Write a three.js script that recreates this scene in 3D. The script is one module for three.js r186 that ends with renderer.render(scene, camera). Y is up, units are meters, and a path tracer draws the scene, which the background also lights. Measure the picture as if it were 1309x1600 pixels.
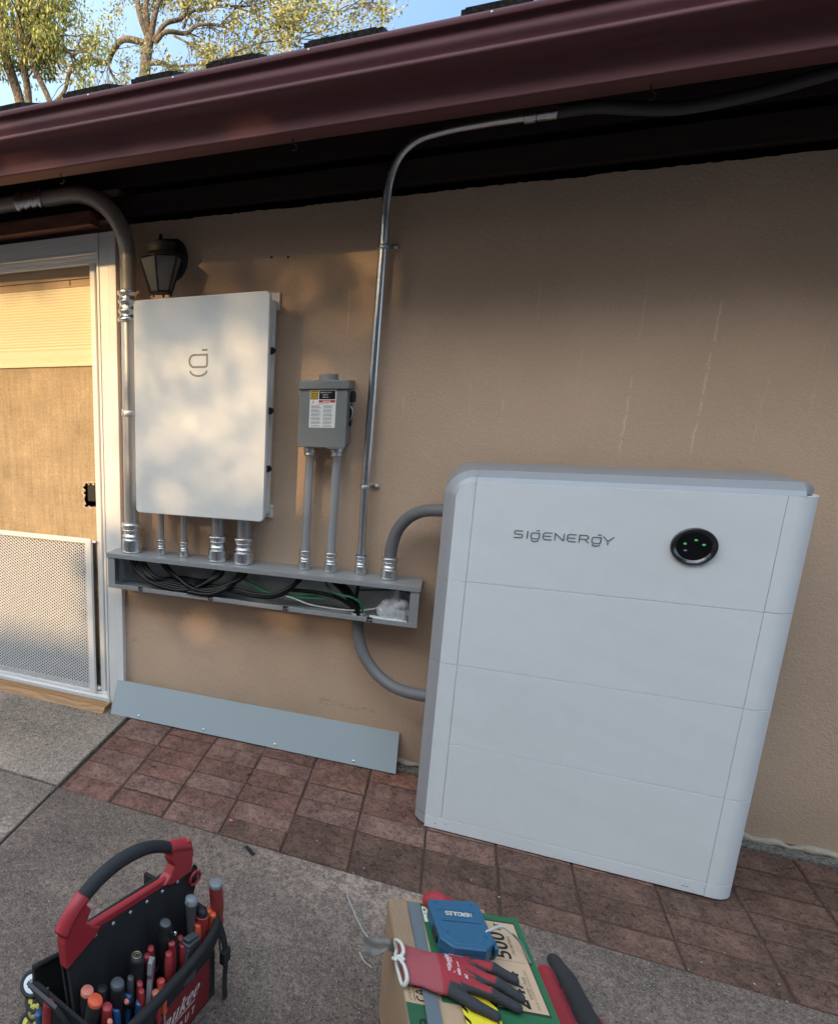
import * as THREE from 'three';
import { RoundedBoxGeometry } from 'three/addons/geometries/RoundedBoxGeometry.js';
import { mergeGeometries, mergeVertices } from 'three/addons/utils/BufferGeometryUtils.js';
import { MarchingCubes } from 'three/addons/objects/MarchingCubes.js';

// ---------------------------------------------------------------- camera, sky, sun, exposure
const mix = (a, b, t) => a + (b - a) * t;
const scene = new THREE.Scene();
const camera = new THREE.PerspectiveCamera(77.31, 1309 / 1600, 0.05, 400);
camera.rotation.order = 'YXZ';
camera.position.set(-0.026, 1.4016, 2.4018);
camera.rotation.set(-0.22242, 0.43774, -0.00758);
camera.setViewOffset(1309, 1600, 412.8, -40.9, 1309, 1600);      // the photograph is the right part of a wider frame
scene.add(camera);

const SUN = new THREE.Vector3(-0.52, 0.44, 1).normalize();
const SKY_GAIN = 1.0, FRONT = 1.75;
{
  const W = 512, H = 256, d = new Float32Array(W * H * 4), v = new THREE.Vector3();
  for (let j = 0; j < H; j++) for (let i = 0; i < W; i++) {
    const el = ((j + 0.5) / H - 0.5) * Math.PI, az = ((i + 0.5) / W - 0.5) * 2 * Math.PI;
    v.set(Math.cos(el) * Math.cos(az), Math.sin(el), Math.cos(el) * Math.sin(az));
    const c = v.dot(SUN), e = Math.max(0, v.y), t = Math.pow(e, 0.55);
    const f = (1 + c) / 2, hz = [mix(0.16, 0.95, f), mix(0.33, 1.0, f), mix(0.6, 1.02, f)], zn = [mix(0.03, 0.62, f), mix(0.16, 0.86, f), mix(0.5, 1.12, f)], rgb = [0, 0, 0];
    const glow = Math.exp((c - 1) / 0.16), broad = Math.pow(f, 2);
    const wg = [1.4, 1.0, 0.6], wb = [0.42, 0.5, 0.5];
    for (let k = 0; k < 3; k++) {
      rgb[k] = hz[k] + (zn[k] - hz[k]) * t + wg[k] * glow + wb[k] * broad;
      if (v.y < 0) rgb[k] = rgb[k] * Math.max(0.12, 1 + v.y * 8);
      d[(j * W + i) * 4 + k] = rgb[k] * SKY_GAIN * mix(1.0, FRONT, Math.pow(f, 1.4));
    }
    d[(j * W + i) * 4 + 3] = 1;
  }
  const t = new THREE.DataTexture(d, W, H, THREE.RGBAFormat, THREE.FloatType);
  t.mapping = THREE.EquirectangularReflectionMapping; t.magFilter = t.minFilter = THREE.LinearFilter; t.needsUpdate = true;
  scene.background = t; scene.environment = t;
}
const sun = new THREE.DirectionalLight(new THREE.Color().setRGB(1, 0.68, 0.34), 3.4);
sun.target.position.set(-1, 1, 0); sun.position.copy(SUN).multiplyScalar(18).add(sun.target.position);
sun.castShadow = true; sun.shadow.radius = 1.8; sun.shadow.mapSize.set(2048, 2048);
Object.assign(sun.shadow.camera, { left: -9, right: 9, top: 9, bottom: -9, near: 0.1, far: 60 });
scene.add(sun, sun.target);

const renderer = new THREE.WebGLRenderer({ antialias: true });
renderer.toneMapping = THREE.LinearToneMapping;
renderer.toneMappingExposure = 1.57;
renderer.shadowMap.enabled = true;
renderer.setSize(837, 1024);

// ---------------------------------------------------------------- helpers
let seed = 7;
function rnd() { seed = (seed + 0x6D2B79F5) | 0; let t = Math.imul(seed ^ (seed >>> 15), 1 | seed); t = (t + Math.imul(t ^ (t >>> 7), 61 | t)) ^ t; return ((t ^ (t >>> 14)) >>> 0) / 4294967296; }
const rr = (a, b) => a + (b - a) * rnd();
const V = (x, y, z) => new THREE.Vector3(x, y, z);
const clamp = (x, a = 0, b = 1) => Math.min(b, Math.max(a, x));
const sst = (a, b, x) => { const t = clamp((x - a) / (b - a)); return t * t * (3 - 2 * t); };
const names = {};
function numbered(n) { const k = names[n] = (names[n] ?? -1) + 1; return k ? n + '_' + String(k).padStart(3, '0') : n; }
function finish(m) { m.castShadow = m.receiveShadow = true; return m; }
function thing(name, label, category, base = [0, 0, 0], o = {}) {
  const g = new THREE.Group(); g.name = numbered(name); g.position.set(...base); if (o.ry) g.rotation.y = o.ry;
  g.userData = { label, category }; if (o.group) g.userData.group = o.group;
  g.worldParts = !o.ry && !o.local; scene.add(g); return g;
}
// part geometry is given in world coordinates for unturned things, in the thing's own axes for turned ones
function part(g, name, geo, mat, label) {
  const m = finish(new THREE.Mesh(geo, mat)); m.name = name;
  if (g.worldParts) m.position.copy(g.position).negate();
  if (label) m.userData.label = label;
  g.add(m); return m;
}
function sub(p, name, geo, mat) { const m = finish(new THREE.Mesh(geo, mat)); m.name = name; p.add(m); return m; }
function struct(name, geo, mat) { const m = finish(new THREE.Mesh(geo, mat)); m.name = numbered(name); m.userData.kind = 'structure'; scene.add(m); return m; }
function single(name, label, category, geo, mat, o = {}) {
  const m = finish(new THREE.Mesh(geo, mat)); m.name = numbered(name); m.userData = { label, category }; if (o.group) m.userData.group = o.group; if (o.kind) m.userData.kind = o.kind;
  if (o.base) { m.position.set(...o.base); } if (o.ry) m.rotation.y = o.ry; scene.add(m); return m;
}
// uv in metres from the dominant axis of each face
function muv(g, s = 1, ou = 0, ov = 0) {
  if (g.index) g = g.toNonIndexed();
  if (!g.attributes.normal) g.computeVertexNormals();
  const p = g.attributes.position, n = p.count, uv = new Float32Array(n * 2), a = V(), b = V(), c = V();
  for (let i = 0; i < n; i += 3) {
    a.fromBufferAttribute(p, i); b.fromBufferAttribute(p, i + 1).sub(a); c.fromBufferAttribute(p, i + 2).sub(a); b.cross(c);
    const ax = Math.abs(b.x), ay = Math.abs(b.y), az = Math.abs(b.z);
    for (let k = 0; k < 3; k++) {
      const x = p.getX(i + k), y = p.getY(i + k), z = p.getZ(i + k);
      const u = ax > ay && ax > az ? z : x, w = ay >= ax && ay >= az ? z : y;
      uv[(i + k) * 2] = u * s + ou; uv[(i + k) * 2 + 1] = w * s + ov;
    }
  }
  g.setAttribute('uv', new THREE.BufferAttribute(uv, 2)); return g;
}
const merge = (l) => mergeGeometries(l.map((g) => { g = g.index ? g.toNonIndexed() : g; for (const k of Object.keys(g.attributes)) if (!['position', 'normal', 'uv'].includes(k)) g.deleteAttribute(k); if (!g.attributes.uv) g.setAttribute('uv', new THREE.BufferAttribute(new Float32Array(g.attributes.position.count * 2), 2)); return g; }));
// box from min corner to max corner with a rounded edge
function bx(x0, y0, z0, x1, y1, z1, r = 0.002, seg = 2) {
  const w = x1 - x0, h = y1 - y0, d = z1 - z0;
  const g = r > 0 ? new RoundedBoxGeometry(w, h, d, seg, Math.min(r, w * 0.49, h * 0.49, d * 0.49)) : new THREE.BoxGeometry(w, h, d);
  g.translate((x0 + x1) / 2, (y0 + y1) / 2, (z0 + z1) / 2); return muv(g);
}
function cyl(r0, r1, h, x, y, z, axis = 'y', seg = 24) { const g = new THREE.CylinderGeometry(r1, r0, h, seg); if (axis === 'x') g.rotateZ(-Math.PI / 2); if (axis === 'z') g.rotateX(Math.PI / 2); g.translate(x, y, z); return g; }
function lathe(prof, x, y, z, seg = 28) { const g = new THREE.LatheGeometry(prof.map(([r, h]) => new THREE.Vector2(r, h)), seg); g.translate(x, y, z); return g; }
// tube with varying radius along a smooth path, closed ends
function tube(pts, r, o = {}) {
  const curve = new THREE.CatmullRomCurve3(pts.map((p) => (p.isVector3 ? p : V(...p))), false, 'centripetal'), n = o.n ?? Math.max(8, pts.length * 6), seg = o.seg ?? 12;
  const fr = curve.computeFrenetFrames(n, false), pos = [], idx = [], uv = [], R = typeof r === 'function' ? r : () => r, len = curve.getLength();
  for (let i = 0; i <= n; i++) {
    const c = curve.getPointAt(i / n), rad = R(i / n);
    for (let j = 0; j <= seg; j++) { const a = j / seg * 2 * Math.PI, ca = Math.cos(a) * rad, sa = Math.sin(a) * rad * (o.flat ?? 1), N = fr.normals[i], B = fr.binormals[i]; pos.push(c.x + N.x * ca + B.x * sa, c.y + N.y * ca + B.y * sa, c.z + N.z * ca + B.z * sa); uv.push(j / seg * rad * 6.28, i / n * len); }
  }
  for (let i = 0; i < n; i++) for (let j = 0; j < seg; j++) { const a = i * (seg + 1) + j, b = a + seg + 1; idx.push(a, a + 1, b, b, a + 1, b + 1); }
  const cap = (i, flip) => { const c = curve.getPointAt(i / n), k = pos.length / 3; pos.push(c.x, c.y, c.z); uv.push(0, 0); for (let j = 0; j < seg; j++) { const a = i * (seg + 1) + j; flip ? idx.push(k, a + 1, a) : idx.push(k, a, a + 1); } };
  cap(0, true); cap(n, false);
  const g = new THREE.BufferGeometry(); g.setAttribute('position', new THREE.Float32BufferAttribute(pos, 3)); g.setAttribute('uv', new THREE.Float32BufferAttribute(uv, 2)); g.setIndex(idx); g.computeVertexNormals(); return g;
}
// closed profile (list of [z, y]) swept along x
function sweepX(prof, x0, x1, open = false) {
  const n = prof.length, pos = [], m = open ? n - 1 : n;
  for (let i = 0; i < m; i++) { const a = prof[i], b = prof[(i + 1) % n]; pos.push(x0, a[1], a[0], x1, a[1], a[0], x1, b[1], b[0], x0, a[1], a[0], x1, b[1], b[0], x0, b[1], b[0]); }
  const g = new THREE.BufferGeometry(); g.setAttribute('position', new THREE.Float32BufferAttribute(pos, 3)); g.computeVertexNormals(); return muv(g);
}
// flat stroke lettering: polylines become thin bars with a little thickness, in the xy plane at z
function strokes(lines, w, z, t = 0.0006) {
  const out = [];
  for (const l of lines) for (let i = 0; i + 1 < l.length; i++) {
    const [x0, y0] = l[i], [x1, y1] = l[i + 1], len = Math.hypot(x1 - x0, y1 - y0), g = new THREE.BoxGeometry(len + w * 0.7, w, t + i * 1e-6);
    g.rotateZ(Math.atan2(y1 - y0, x1 - x0)); g.translate((x0 + x1) / 2, (y0 + y1) / 2, z); out.push(g);
  }
  return merge(out);
}
const arc = (cx, cy, rx, ry, a0, a1, n = 10) => Array.from({ length: n + 1 }, (_, i) => { const a = mix(a0, a1, i / n); return [cx + rx * Math.cos(a), cy + ry * Math.sin(a)]; });
// signed-distance body meshed with marching cubes
function sdfMesh(f, c, half, res, colour) {
  const mc = new MarchingCubes(res, new THREE.MeshStandardMaterial(), false, false, 200000), h = res / 2;
  for (let z = 0; z < res; z++) for (let y = 0; y < res; y++) for (let x = 0; x < res; x++) mc.field[x + y * res + z * res * res] = -f(c[0] + (x - h) / h * half, c[1] + (y - h) / h * half, c[2] + (z - h) / h * half);
  mc.isolation = 0; mc.update();
  const n = mc.count, p = new Float32Array(n * 3);
  for (let i = 0; i < n; i++) for (let k = 0; k < 3; k++) p[i * 3 + k] = c[k] + mc.positionArray[i * 3 + k] * half;
  let g = new THREE.BufferGeometry(); g.setAttribute('position', new THREE.BufferAttribute(p, 3)); g = mergeVertices(g, 1e-5); g.computeVertexNormals();
  if (colour) { const q = g.attributes.position, cc = new Float32Array(q.count * 3); for (let i = 0; i < q.count; i++) cc.set(colour(q.getX(i), q.getY(i), q.getZ(i)), i * 3); g.setAttribute('color', new THREE.BufferAttribute(cc, 3)); }
  g.setAttribute('uv', new THREE.BufferAttribute(new Float32Array(g.attributes.position.count * 2).map((_, i) => { const q = g.attributes.position; return i % 2 ? q.getZ(i >> 1) : q.getX(i >> 1); }), 2));
  return g;
}
const capsule = (x, y, z, a, b, ra, rb, fy = 1) => { const dx = b[0] - a[0], dy = b[1] - a[1], dz = b[2] - a[2], t = clamp(((x - a[0]) * dx + (y - a[1]) * dy + (z - a[2]) * dz) / (dx * dx + dy * dy + dz * dz)); return Math.hypot(x - a[0] - dx * t, (y - a[1] - dy * t) * fy, z - a[2] - dz * t) - mix(ra, rb, t); };
const smin = (a, b, k) => { const h = clamp(0.5 + 0.5 * (b - a) / k); return mix(b, a, h) - k * h * (1 - h); };

// ---------------------------------------------------------------- textures
function noiseTile(N, cells, s) {      // tileable value noise
  const c = cells, t = new Float32Array(c * c), out = new Float32Array(N * N); seed = s; for (let i = 0; i < c * c; i++) t[i] = rnd();
  for (let y = 0; y < N; y++) { const fy = y / N * c, y0 = Math.floor(fy), ty = fy - y0, sy = ty * ty * (3 - 2 * ty), r0 = (y0 % c) * c, r1 = ((y0 + 1) % c) * c;
    for (let x = 0; x < N; x++) { const fx = x / N * c, x0 = Math.floor(fx), tx = fx - x0, sx = tx * tx * (3 - 2 * tx), a = x0 % c, b = (x0 + 1) % c; out[y * N + x] = mix(mix(t[r0 + a], t[r0 + b], sx), mix(t[r1 + a], t[r1 + b], sx), sy); } }
  return out;
}
function fbm(N, cells, oct, s, gain = 0.5) { const out = new Float32Array(N * N); let amp = 1, tot = 0, c = cells; for (let o = 0; o < oct && c <= N; o++) { const n = noiseTile(N, c, s + o * 101); for (let i = 0; i < out.length; i++) out[i] += n[i] * amp; tot += amp; amp *= gain; c *= 2; } for (let i = 0; i < out.length; i++) out[i] /= tot; return out; }
const enc = (l) => 255 * (l <= 0.0031308 ? l * 12.92 : 1.055 * Math.pow(clamp(l), 1 / 2.4) - 0.055);
function tex(W, H, f, srgb, rep) {
  const d = new Uint8Array(W * H * 4), o = [0, 0, 0, 1];
  for (let y = 0; y < H; y++) for (let x = 0; x < W; x++) { o[3] = 1; f(x, y, o); const i = (y * W + x) * 4; for (let k = 0; k < 3; k++) d[i + k] = srgb ? enc(o[k]) : 255 * clamp(o[k]); d[i + 3] = 255 * o[3]; }
  const t = new THREE.DataTexture(d, W, H); t.magFilter = THREE.LinearFilter; t.minFilter = THREE.LinearMipmapLinearFilter; t.generateMipmaps = true; t.wrapS = t.wrapT = rep === false ? THREE.ClampToEdgeWrapping : THREE.RepeatWrapping; if (srgb) t.colorSpace = THREE.SRGBColorSpace; t.needsUpdate = true; return t;
}
const grey = (N, arr, lo = 0, hi = 1) => tex(N, N, (x, y, o) => { o[0] = o[1] = o[2] = mix(lo, hi, arr[y * N + x]); });
const scaled = (t, s, sy = s) => { const c = t.clone(); c.repeat.set(s, sy); c.needsUpdate = true; return c; };
function canvasTex(w, h, draw) { const c = document.createElement('canvas'); c.width = w; c.height = h; draw(c.getContext('2d'), w, h); const t = new THREE.CanvasTexture(c); t.colorSpace = THREE.SRGBColorSpace; t.anisotropy = 8; return t; }
const std = (o) => new THREE.MeshStandardMaterial(o);
const lin = (r, g, b) => new THREE.Color().setRGB(r, g, b);

const N5 = 512;
const nFine = fbm(N5, 64, 3, 11), nMed = fbm(N5, 12, 5, 23), nBig = fbm(N5, 4, 6, 37), nGrain = noiseTile(N5, 256, 5);
const tWeave = tex(256, 256, (x, y, o) => { const u = Math.sin(x / 256 * 6.2832 * 16), v = Math.sin(y / 256 * 6.2832 * 16); o[0] = o[1] = o[2] = clamp(0.5 + 0.3 * (((x >> 4) + (y >> 4)) % 2 ? Math.abs(u) : Math.abs(v)) + 0.25 * (nFine[(y * 2) * N5 + x * 2] - 0.5)); });
// faint dust, wipes and specks on painted sheet metal, one tile = 1.4 m
const tGrime = (() => { const a = fbm(1024, 3, 6, 301), b = fbm(1024, 40, 3, 302), sp = noiseTile(1024, 300, 303), wipe = noiseTile(1024, 14, 304); return scaled(tex(1024, 1024, (x, y, o) => { const i = y * 1024 + x, w = wipe[((y * 3 + x) % 1024) * 1024 + (x >> 2)]; let k = 1 - 0.1 * a[i] - 0.035 * b[i] - 0.03 * w; if (sp[i] > 0.955) k -= 0.1 * (sp[i] - 0.955) / 0.045; o[0] = k; o[1] = k * 0.998; o[2] = k * 0.992; }, true), 0.71); })();
const tFine = grey(N5, nFine), tMed = grey(N5, nMed);
// stucco relief: orange-peel lumps with trowel drags, one tile = 0.45 m
const tStucco = tex(1024, 1024, (() => { const a = fbm(1024, 60, 3, 91), b = fbm(1024, 18, 3, 92), c = noiseTile(1024, 240, 93); return (x, y, o) => { const i = y * 1024 + x; o[0] = o[1] = o[2] = clamp(0.25 + 0.75 * sst(0.3, 0.75, a[i]) * 0.7 + 0.22 * b[i] + 0.12 * c[i] - 0.1); }; })());
// stucco colour over the whole visible wall: x -1.6 .. 1.7, y 0 .. 2.1
const WX0 = -1.6, WX1 = 1.7, WY1 = 2.1;
const tStuccoCol = (() => {
  const W = 2048, H = 1304, a = fbm(1024, 6, 7, 51), b = fbm(1024, 3, 4, 52), gr = noiseTile(1024, 512, 53), d = new Float32Array(W * H);
  seed = 61;
  // pale drip lines and chalk marks on the paint, in metres
  const drips = [[-0.408, 1.79, 1.58, 1], [-0.204, 1.41, 1.3, 0.8], [0.104, 1.4, 1.29, 0.8], [0.437, 1.45, 1.19, 1.25], [0.62, 1.68, 1.2, 1.25], [0.44, 1.8, 1.5, 0.6], [0.17, 1.75, 1.6, 0.55], [0.0, 1.5, 1.3, 0.35], [0.3, 1.62, 1.35, 0.3], [0.75, 1.45, 1.2, 0.45], [0.64, 1.78, 1.69, 0.5], [-0.395, 1.6, 1.1, 0.25], [0.86, 1.6, 1.3, 0.3]];
  for (const [x, y1, y0, k] of drips) { let px = x; for (let y = y1; y > y0; y -= 0.0008) { px += rr(-0.0006, 0.00058); const on = Math.sin(y * 90 + x * 40) + Math.sin(y * 37 + x * 9) > rr(-1.6, 1.0) ? 1 : 0.12; const X = Math.round((px - WX0) / (WX1 - WX0) * W), Y = Math.round(y / WY1 * H), s = k * on * rr(0.4, 1) * sst(y0, y0 + 0.04, y) * sst(y1, y1 - 0.04, y); for (let q = -2; q <= 2; q++) if (X + q >= 0 && X + q < W && Y < H) d[Y * W + X + q] = Math.max(d[Y * W + X + q], s * (q ? 0.45 / Math.abs(q) : 1)); } }
  // dark scuffs near the bottom
  const dirt = []; for (const [x, y, n, sx, sy] of [[-0.33, 0.2, 46, 0.1, 0.012], [-1.245, 0.325, 16, 0.02, 0.012], [1.07, 0.144, 3, 0.006, 0.004], [-0.9, 0.5, 8, 0.3, 0.05], [0.9, 0.45, 8, 0.2, 0.2]]) for (let i = 0; i < n; i++) dirt.push([x + rr(-sx, sx), y + rr(-sy, sy), rr(0.002, 0.007), rr(0.08, 0.28)]);
  const dm = new Float32Array(W * H);
  for (const [x, y, r, k] of dirt) { const X = (x - WX0) / (WX1 - WX0) * W, Y = y / WY1 * H, R = r / (WX1 - WX0) * W; for (let v = -Math.ceil(R); v <= R; v++) for (let u = -Math.ceil(R * 2); u <= R * 2; u++) { const q = Math.hypot(u / 2, v) / R; if (q < 1) { const i = Math.round(Y + v) * W + Math.round(X + u); if (i >= 0 && i < dm.length) dm[i] = Math.max(dm[i], k * (1 - q)); } } }
  return tex(W, H, (x, y, o) => {
    const i = (y % 1024) * 1024 + (x % 1024), j = ((y >> 1) % 1024) * 1024 + ((x >> 1) % 1024), m = 0.83 + 0.22 * a[i] + 0.34 * (b[j] - 0.5) + 0.09 * (gr[i] - 0.5), yy = y / H * WY1;
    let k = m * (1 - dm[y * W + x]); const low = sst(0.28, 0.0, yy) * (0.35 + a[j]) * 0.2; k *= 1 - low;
    const w = d[y * W + x];
    o[0] = mix(0.605 * k, 0.8, w * 0.6); o[1] = mix(0.43 * k, 0.68, w * 0.6); o[2] = mix(0.31 * k * (1 - 0.1 * low), 0.56, w * 0.6);
  }, true, false);
})();
// weathered concrete with exposed sand, one tile = 1.8 m
const tConc = (() => {
  const N = 2048, a = fbm(1024, 5, 6, 71), f = fbm(1024, 140, 3, 72, 0.75), g = noiseTile(N, 1024, 73), g2 = noiseTile(N, 512, 74);
  return [tex(N, N, (x, y, o) => { const i = y * N + x, j = (y >> 1) * 1024 + (x >> 1), sp = g[i] * 0.55 + g2[i] * 0.45, pale = sst(0.55, 0.85, a[j]) * sst(0.35, 0.7, f[j]), k = (0.62 + 0.6 * (sp - 0.5) * 1.8 + 0.85 * (a[j] - 0.5) + 0.6 * (f[j] - 0.5)) + pale * 0.5 + (sp > 0.84 ? 0.22 : 0) - (sp < 0.17 ? 0.16 : 0); o[0] = 0.2 * k; o[1] = 0.156 * k; o[2] = 0.13 * k; }, true),
    tex(1024, 1024, (x, y, o) => { const i = y * 1024 + x; o[0] = o[1] = o[2] = clamp(0.2 + 0.6 * f[i] + 0.3 * (g2[(y * 2) * N + x * 2] - 0.5)); })];
})();
// fired-clay face, one tile = 0.6 m
const tBrick = (() => { const pit = noiseTile(N5, 80, 84), a = fbm(N5, 7, 6, 81, 0.66), s = noiseTile(N5, 256, 82), w = fbm(N5, 22, 5, 83, 0.65); return [tex(N5, N5, (x, y, o) => { const i = y * N5 + x, k = 0.9 + 1.0 * (a[i] - 0.5) + 0.75 * (s[i] - 0.5) + 0.9 * (w[i] - 0.5) - 0.16 * sst(0.62, 0.85, pit[i]) + 0.1 * sst(0.3, 0.1, pit[i]), e = sst(0.5, 0.68, w[i]) * sst(0.45, 0.7, a[i]) * 0.3; o[0] = mix(k, 1.4, e); o[1] = mix(k * 0.97, 1.6, e); o[2] = mix(k * 0.97, 1.7, e); for (let q = 0; q < 3; q++) o[q] *= 0.5; }, true), tex(N5, N5, (x, y, o) => { const i = y * N5 + x; o[0] = o[1] = o[2] = clamp(0.45 * a[i] + 0.35 * w[i] + 0.2 * s[i] - 0.3 * sst(0.62, 0.85, pit[i]) + 0.1); })]; })();
// wood grain along u, one tile = 0.5 m
const tWood = tex(512, 512, (() => { const a = noiseTile(512, 4, 41), b = noiseTile(512, 128, 42); return (x, y, o) => { const g = Math.sin((y / 512 * 9 + a[y * 512 + x] * 1.6) * 6.283) * 0.5 + 0.5, k = 0.72 + 0.3 * g + 0.25 * (b[(y) * 512 + (x >> 3)] - 0.5); o[0] = k; o[1] = k * 0.98; o[2] = k * 0.95; }; })());

// ---------------------------------------------------------------- materials
const M = {};
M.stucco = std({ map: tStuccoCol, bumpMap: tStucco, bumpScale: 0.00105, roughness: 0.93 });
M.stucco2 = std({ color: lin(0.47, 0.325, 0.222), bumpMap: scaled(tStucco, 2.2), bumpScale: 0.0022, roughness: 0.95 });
M.conc = std({ map: scaled(tConc[0], 0.56), bumpMap: scaled(tConc[1], 0.56), bumpScale: 0.004, roughness: 0.95 });
M.footing = std({ color: lin(0.3, 0.27, 0.24), map: scaled(tFine, 3), bumpMap: scaled(tMed, 8), bumpScale: 0.004, roughness: 0.95 });
M.conc2 = M.conc.clone(); M.conc2.color = lin(2.1, 2.15, 2.1); M.conc3 = M.conc.clone(); M.conc3.color = lin(1.45, 1.45, 1.4); M.conc.color = lin(1.05, 1.0, 0.97);  // left slabs are brighter copies of one concrete: light falloff put into colour
M.soil = std({ color: lin(0.06, 0.05, 0.042), bumpMap: scaled(tFine, 4), bumpScale: 0.006, roughness: 1 });
M.caulk = std({ color: lin(0.4, 0.345, 0.28), bumpMap: scaled(tMed, 10), bumpScale: 0.004, roughness: 0.9 });
M.maroon = std({ color: lin(0.135, 0.042, 0.05), map: scaled(grey(N5, nMed, 0.72, 1), 0.7, 5), roughness: 0.66, bumpMap: scaled(tMed, 1.5, 6), bumpScale: 0.0006 });
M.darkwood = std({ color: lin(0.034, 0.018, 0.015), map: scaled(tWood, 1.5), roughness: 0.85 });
M.brownwood = std({ color: lin(0.16, 0.065, 0.04), map: scaled(tWood, 2), roughness: 0.75 });
M.oak = std({ color: lin(0.42, 0.23, 0.105), map: scaled(tWood, 2, 5), roughness: 0.6 });
M.shingle = std({ color: lin(0.05, 0.046, 0.043), map: scaled(tFine, 3), bumpMap: scaled(tMed, 8), bumpScale: 0.004, roughness: 0.9 });
M.white = std({ color: lin(0.78, 0.77, 0.75), roughness: 0.38, bumpMap: scaled(tMed, 3), bumpScale: 0.0002 });
M.trim = std({ color: lin(0.74, 0.73, 0.72), roughness: 0.42, bumpMap: scaled(tMed, 4, 1), bumpScale: 0.0004 });
M.battery = std({ color: lin(0.78, 0.79, 0.81), map: tGrime,  roughness: 0.45, bumpMap: scaled(tFine, 9), bumpScale: 0.00012 });
M.cabinet = std({ color: lin(0.83, 0.82, 0.8), map: scaled(tGrime, 1.3),  roughness: 0.4, bumpMap: scaled(tFine, 8), bumpScale: 0.00015 });
M.silver = std({ color: lin(0.36, 0.365, 0.39), roughness: 0.55, metalness: 0.35 });
M.core = std({ color: lin(0.6, 0.61, 0.63), roughness: 0.7 });
M.dark = std({ color: lin(0.02, 0.02, 0.022), roughness: 0.5 });
M.greyPaint = std({ color: lin(0.275, 0.28, 0.288), roughness: 0.3, bumpMap: scaled(tFine, 10), bumpScale: 0.00015 });
M.coverPaint = std({ color: lin(0.29, 0.335, 0.36), roughness: 0.42, bumpMap: scaled(tFine, 8), bumpScale: 0.0002 });
M.switchPaint = std({ color: lin(0.2, 0.205, 0.2), roughness: 0.45, bumpMap: scaled(tFine, 10), bumpScale: 0.0002 });
M.galv = std({ color: lin(0.62, 0.63, 0.65), metalness: 0.95, roughness: 0.4, roughnessMap: scaled(grey(N5, nBig, 0.8, 1), 3), bumpMap: scaled(tMed, 5), bumpScale: 0.00015 });
M.galvDull = std({ color: lin(0.5, 0.5, 0.51), metalness: 0.85, roughness: 0.46, bumpMap: scaled(tMed, 5), bumpScale: 0.0002 });
M.elbow = std({ color: lin(0.42, 0.37, 0.31), metalness: 0.3, roughness: 0.42, bumpMap: scaled(tMed, 5), bumpScale: 0.0002 });  // galvanized pipe with a warm ground reflection put into its colour
M.galvBright = std({ color: lin(0.78, 0.78, 0.78), metalness: 1, roughness: 0.27, bumpMap: scaled(tMed, 5), bumpScale: 0.0001 });
M.greyConduit = std({ color: lin(0.4, 0.4, 0.41), metalness: 0.3, roughness: 0.42 });
M.steel = std({ color: lin(0.66, 0.66, 0.67), metalness: 1, roughness: 0.22 });
M.zinc = std({ color: lin(0.72, 0.73, 0.75), metalness: 1, roughness: 0.24, bumpMap: scaled(tMed, 9), bumpScale: 0.0006 });
M.blueBand = std({ color: lin(0.05, 0.14, 0.24), metalness: 0.5, roughness: 0.4 });
M.flex = std({ color: lin(0.15, 0.15, 0.155), roughness: 0.5, bumpMap: scaled(tFine, 10), bumpScale: 0.0002 });
M.flexDark = std({ color: lin(0.06, 0.06, 0.06), roughness: 0.6 });
M.black = std({ color: lin(0.011, 0.011, 0.012), roughness: 0.6 });
M.iron = std({ color: lin(0.009, 0.0085, 0.0085), roughness: 0.62 });
M.cableBlack = new THREE.MeshPhysicalMaterial({ color: lin(0.006, 0.006, 0.007), roughness: 0.3, specularIntensity: 0.55 });
M.cableGreen = std({ color: lin(0.01, 0.11, 0.05), roughness: 0.35 });
M.cableWhite = std({ color: lin(0.5, 0.48, 0.43), roughness: 0.45 });
M.cableRed = std({ color: lin(0.42, 0.03, 0.05), roughness: 0.4 });
M.printGrey = std({ color: lin(0.13, 0.15, 0.18), roughness: 0.6 });
M.logoTan = std({ color: lin(0.26, 0.23, 0.19), roughness: 0.5 });
M.glass = new THREE.MeshPhysicalMaterial({ color: lin(0.42, 0.4, 0.34), transmission: 0.7, thickness: 0, roughness: 0.3, ior: 1.5 });
M.bagPlastic = new THREE.MeshPhysicalMaterial({ color: lin(0.86, 0.87, 0.9), transmission: 0.55, thickness: 0, roughness: 0.28, ior: 1.45 });
M.red = std({ color: lin(0.34, 0.022, 0.03), roughness: 0.45 });
M.fabricBlack = std({ color: lin(0.02, 0.019, 0.02), roughness: 0.9, map: scaled(grey(N5, nBig, 0.45, 1), 3), bumpMap: scaled(tWeave, 18), bumpScale: 0.0012 });

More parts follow.
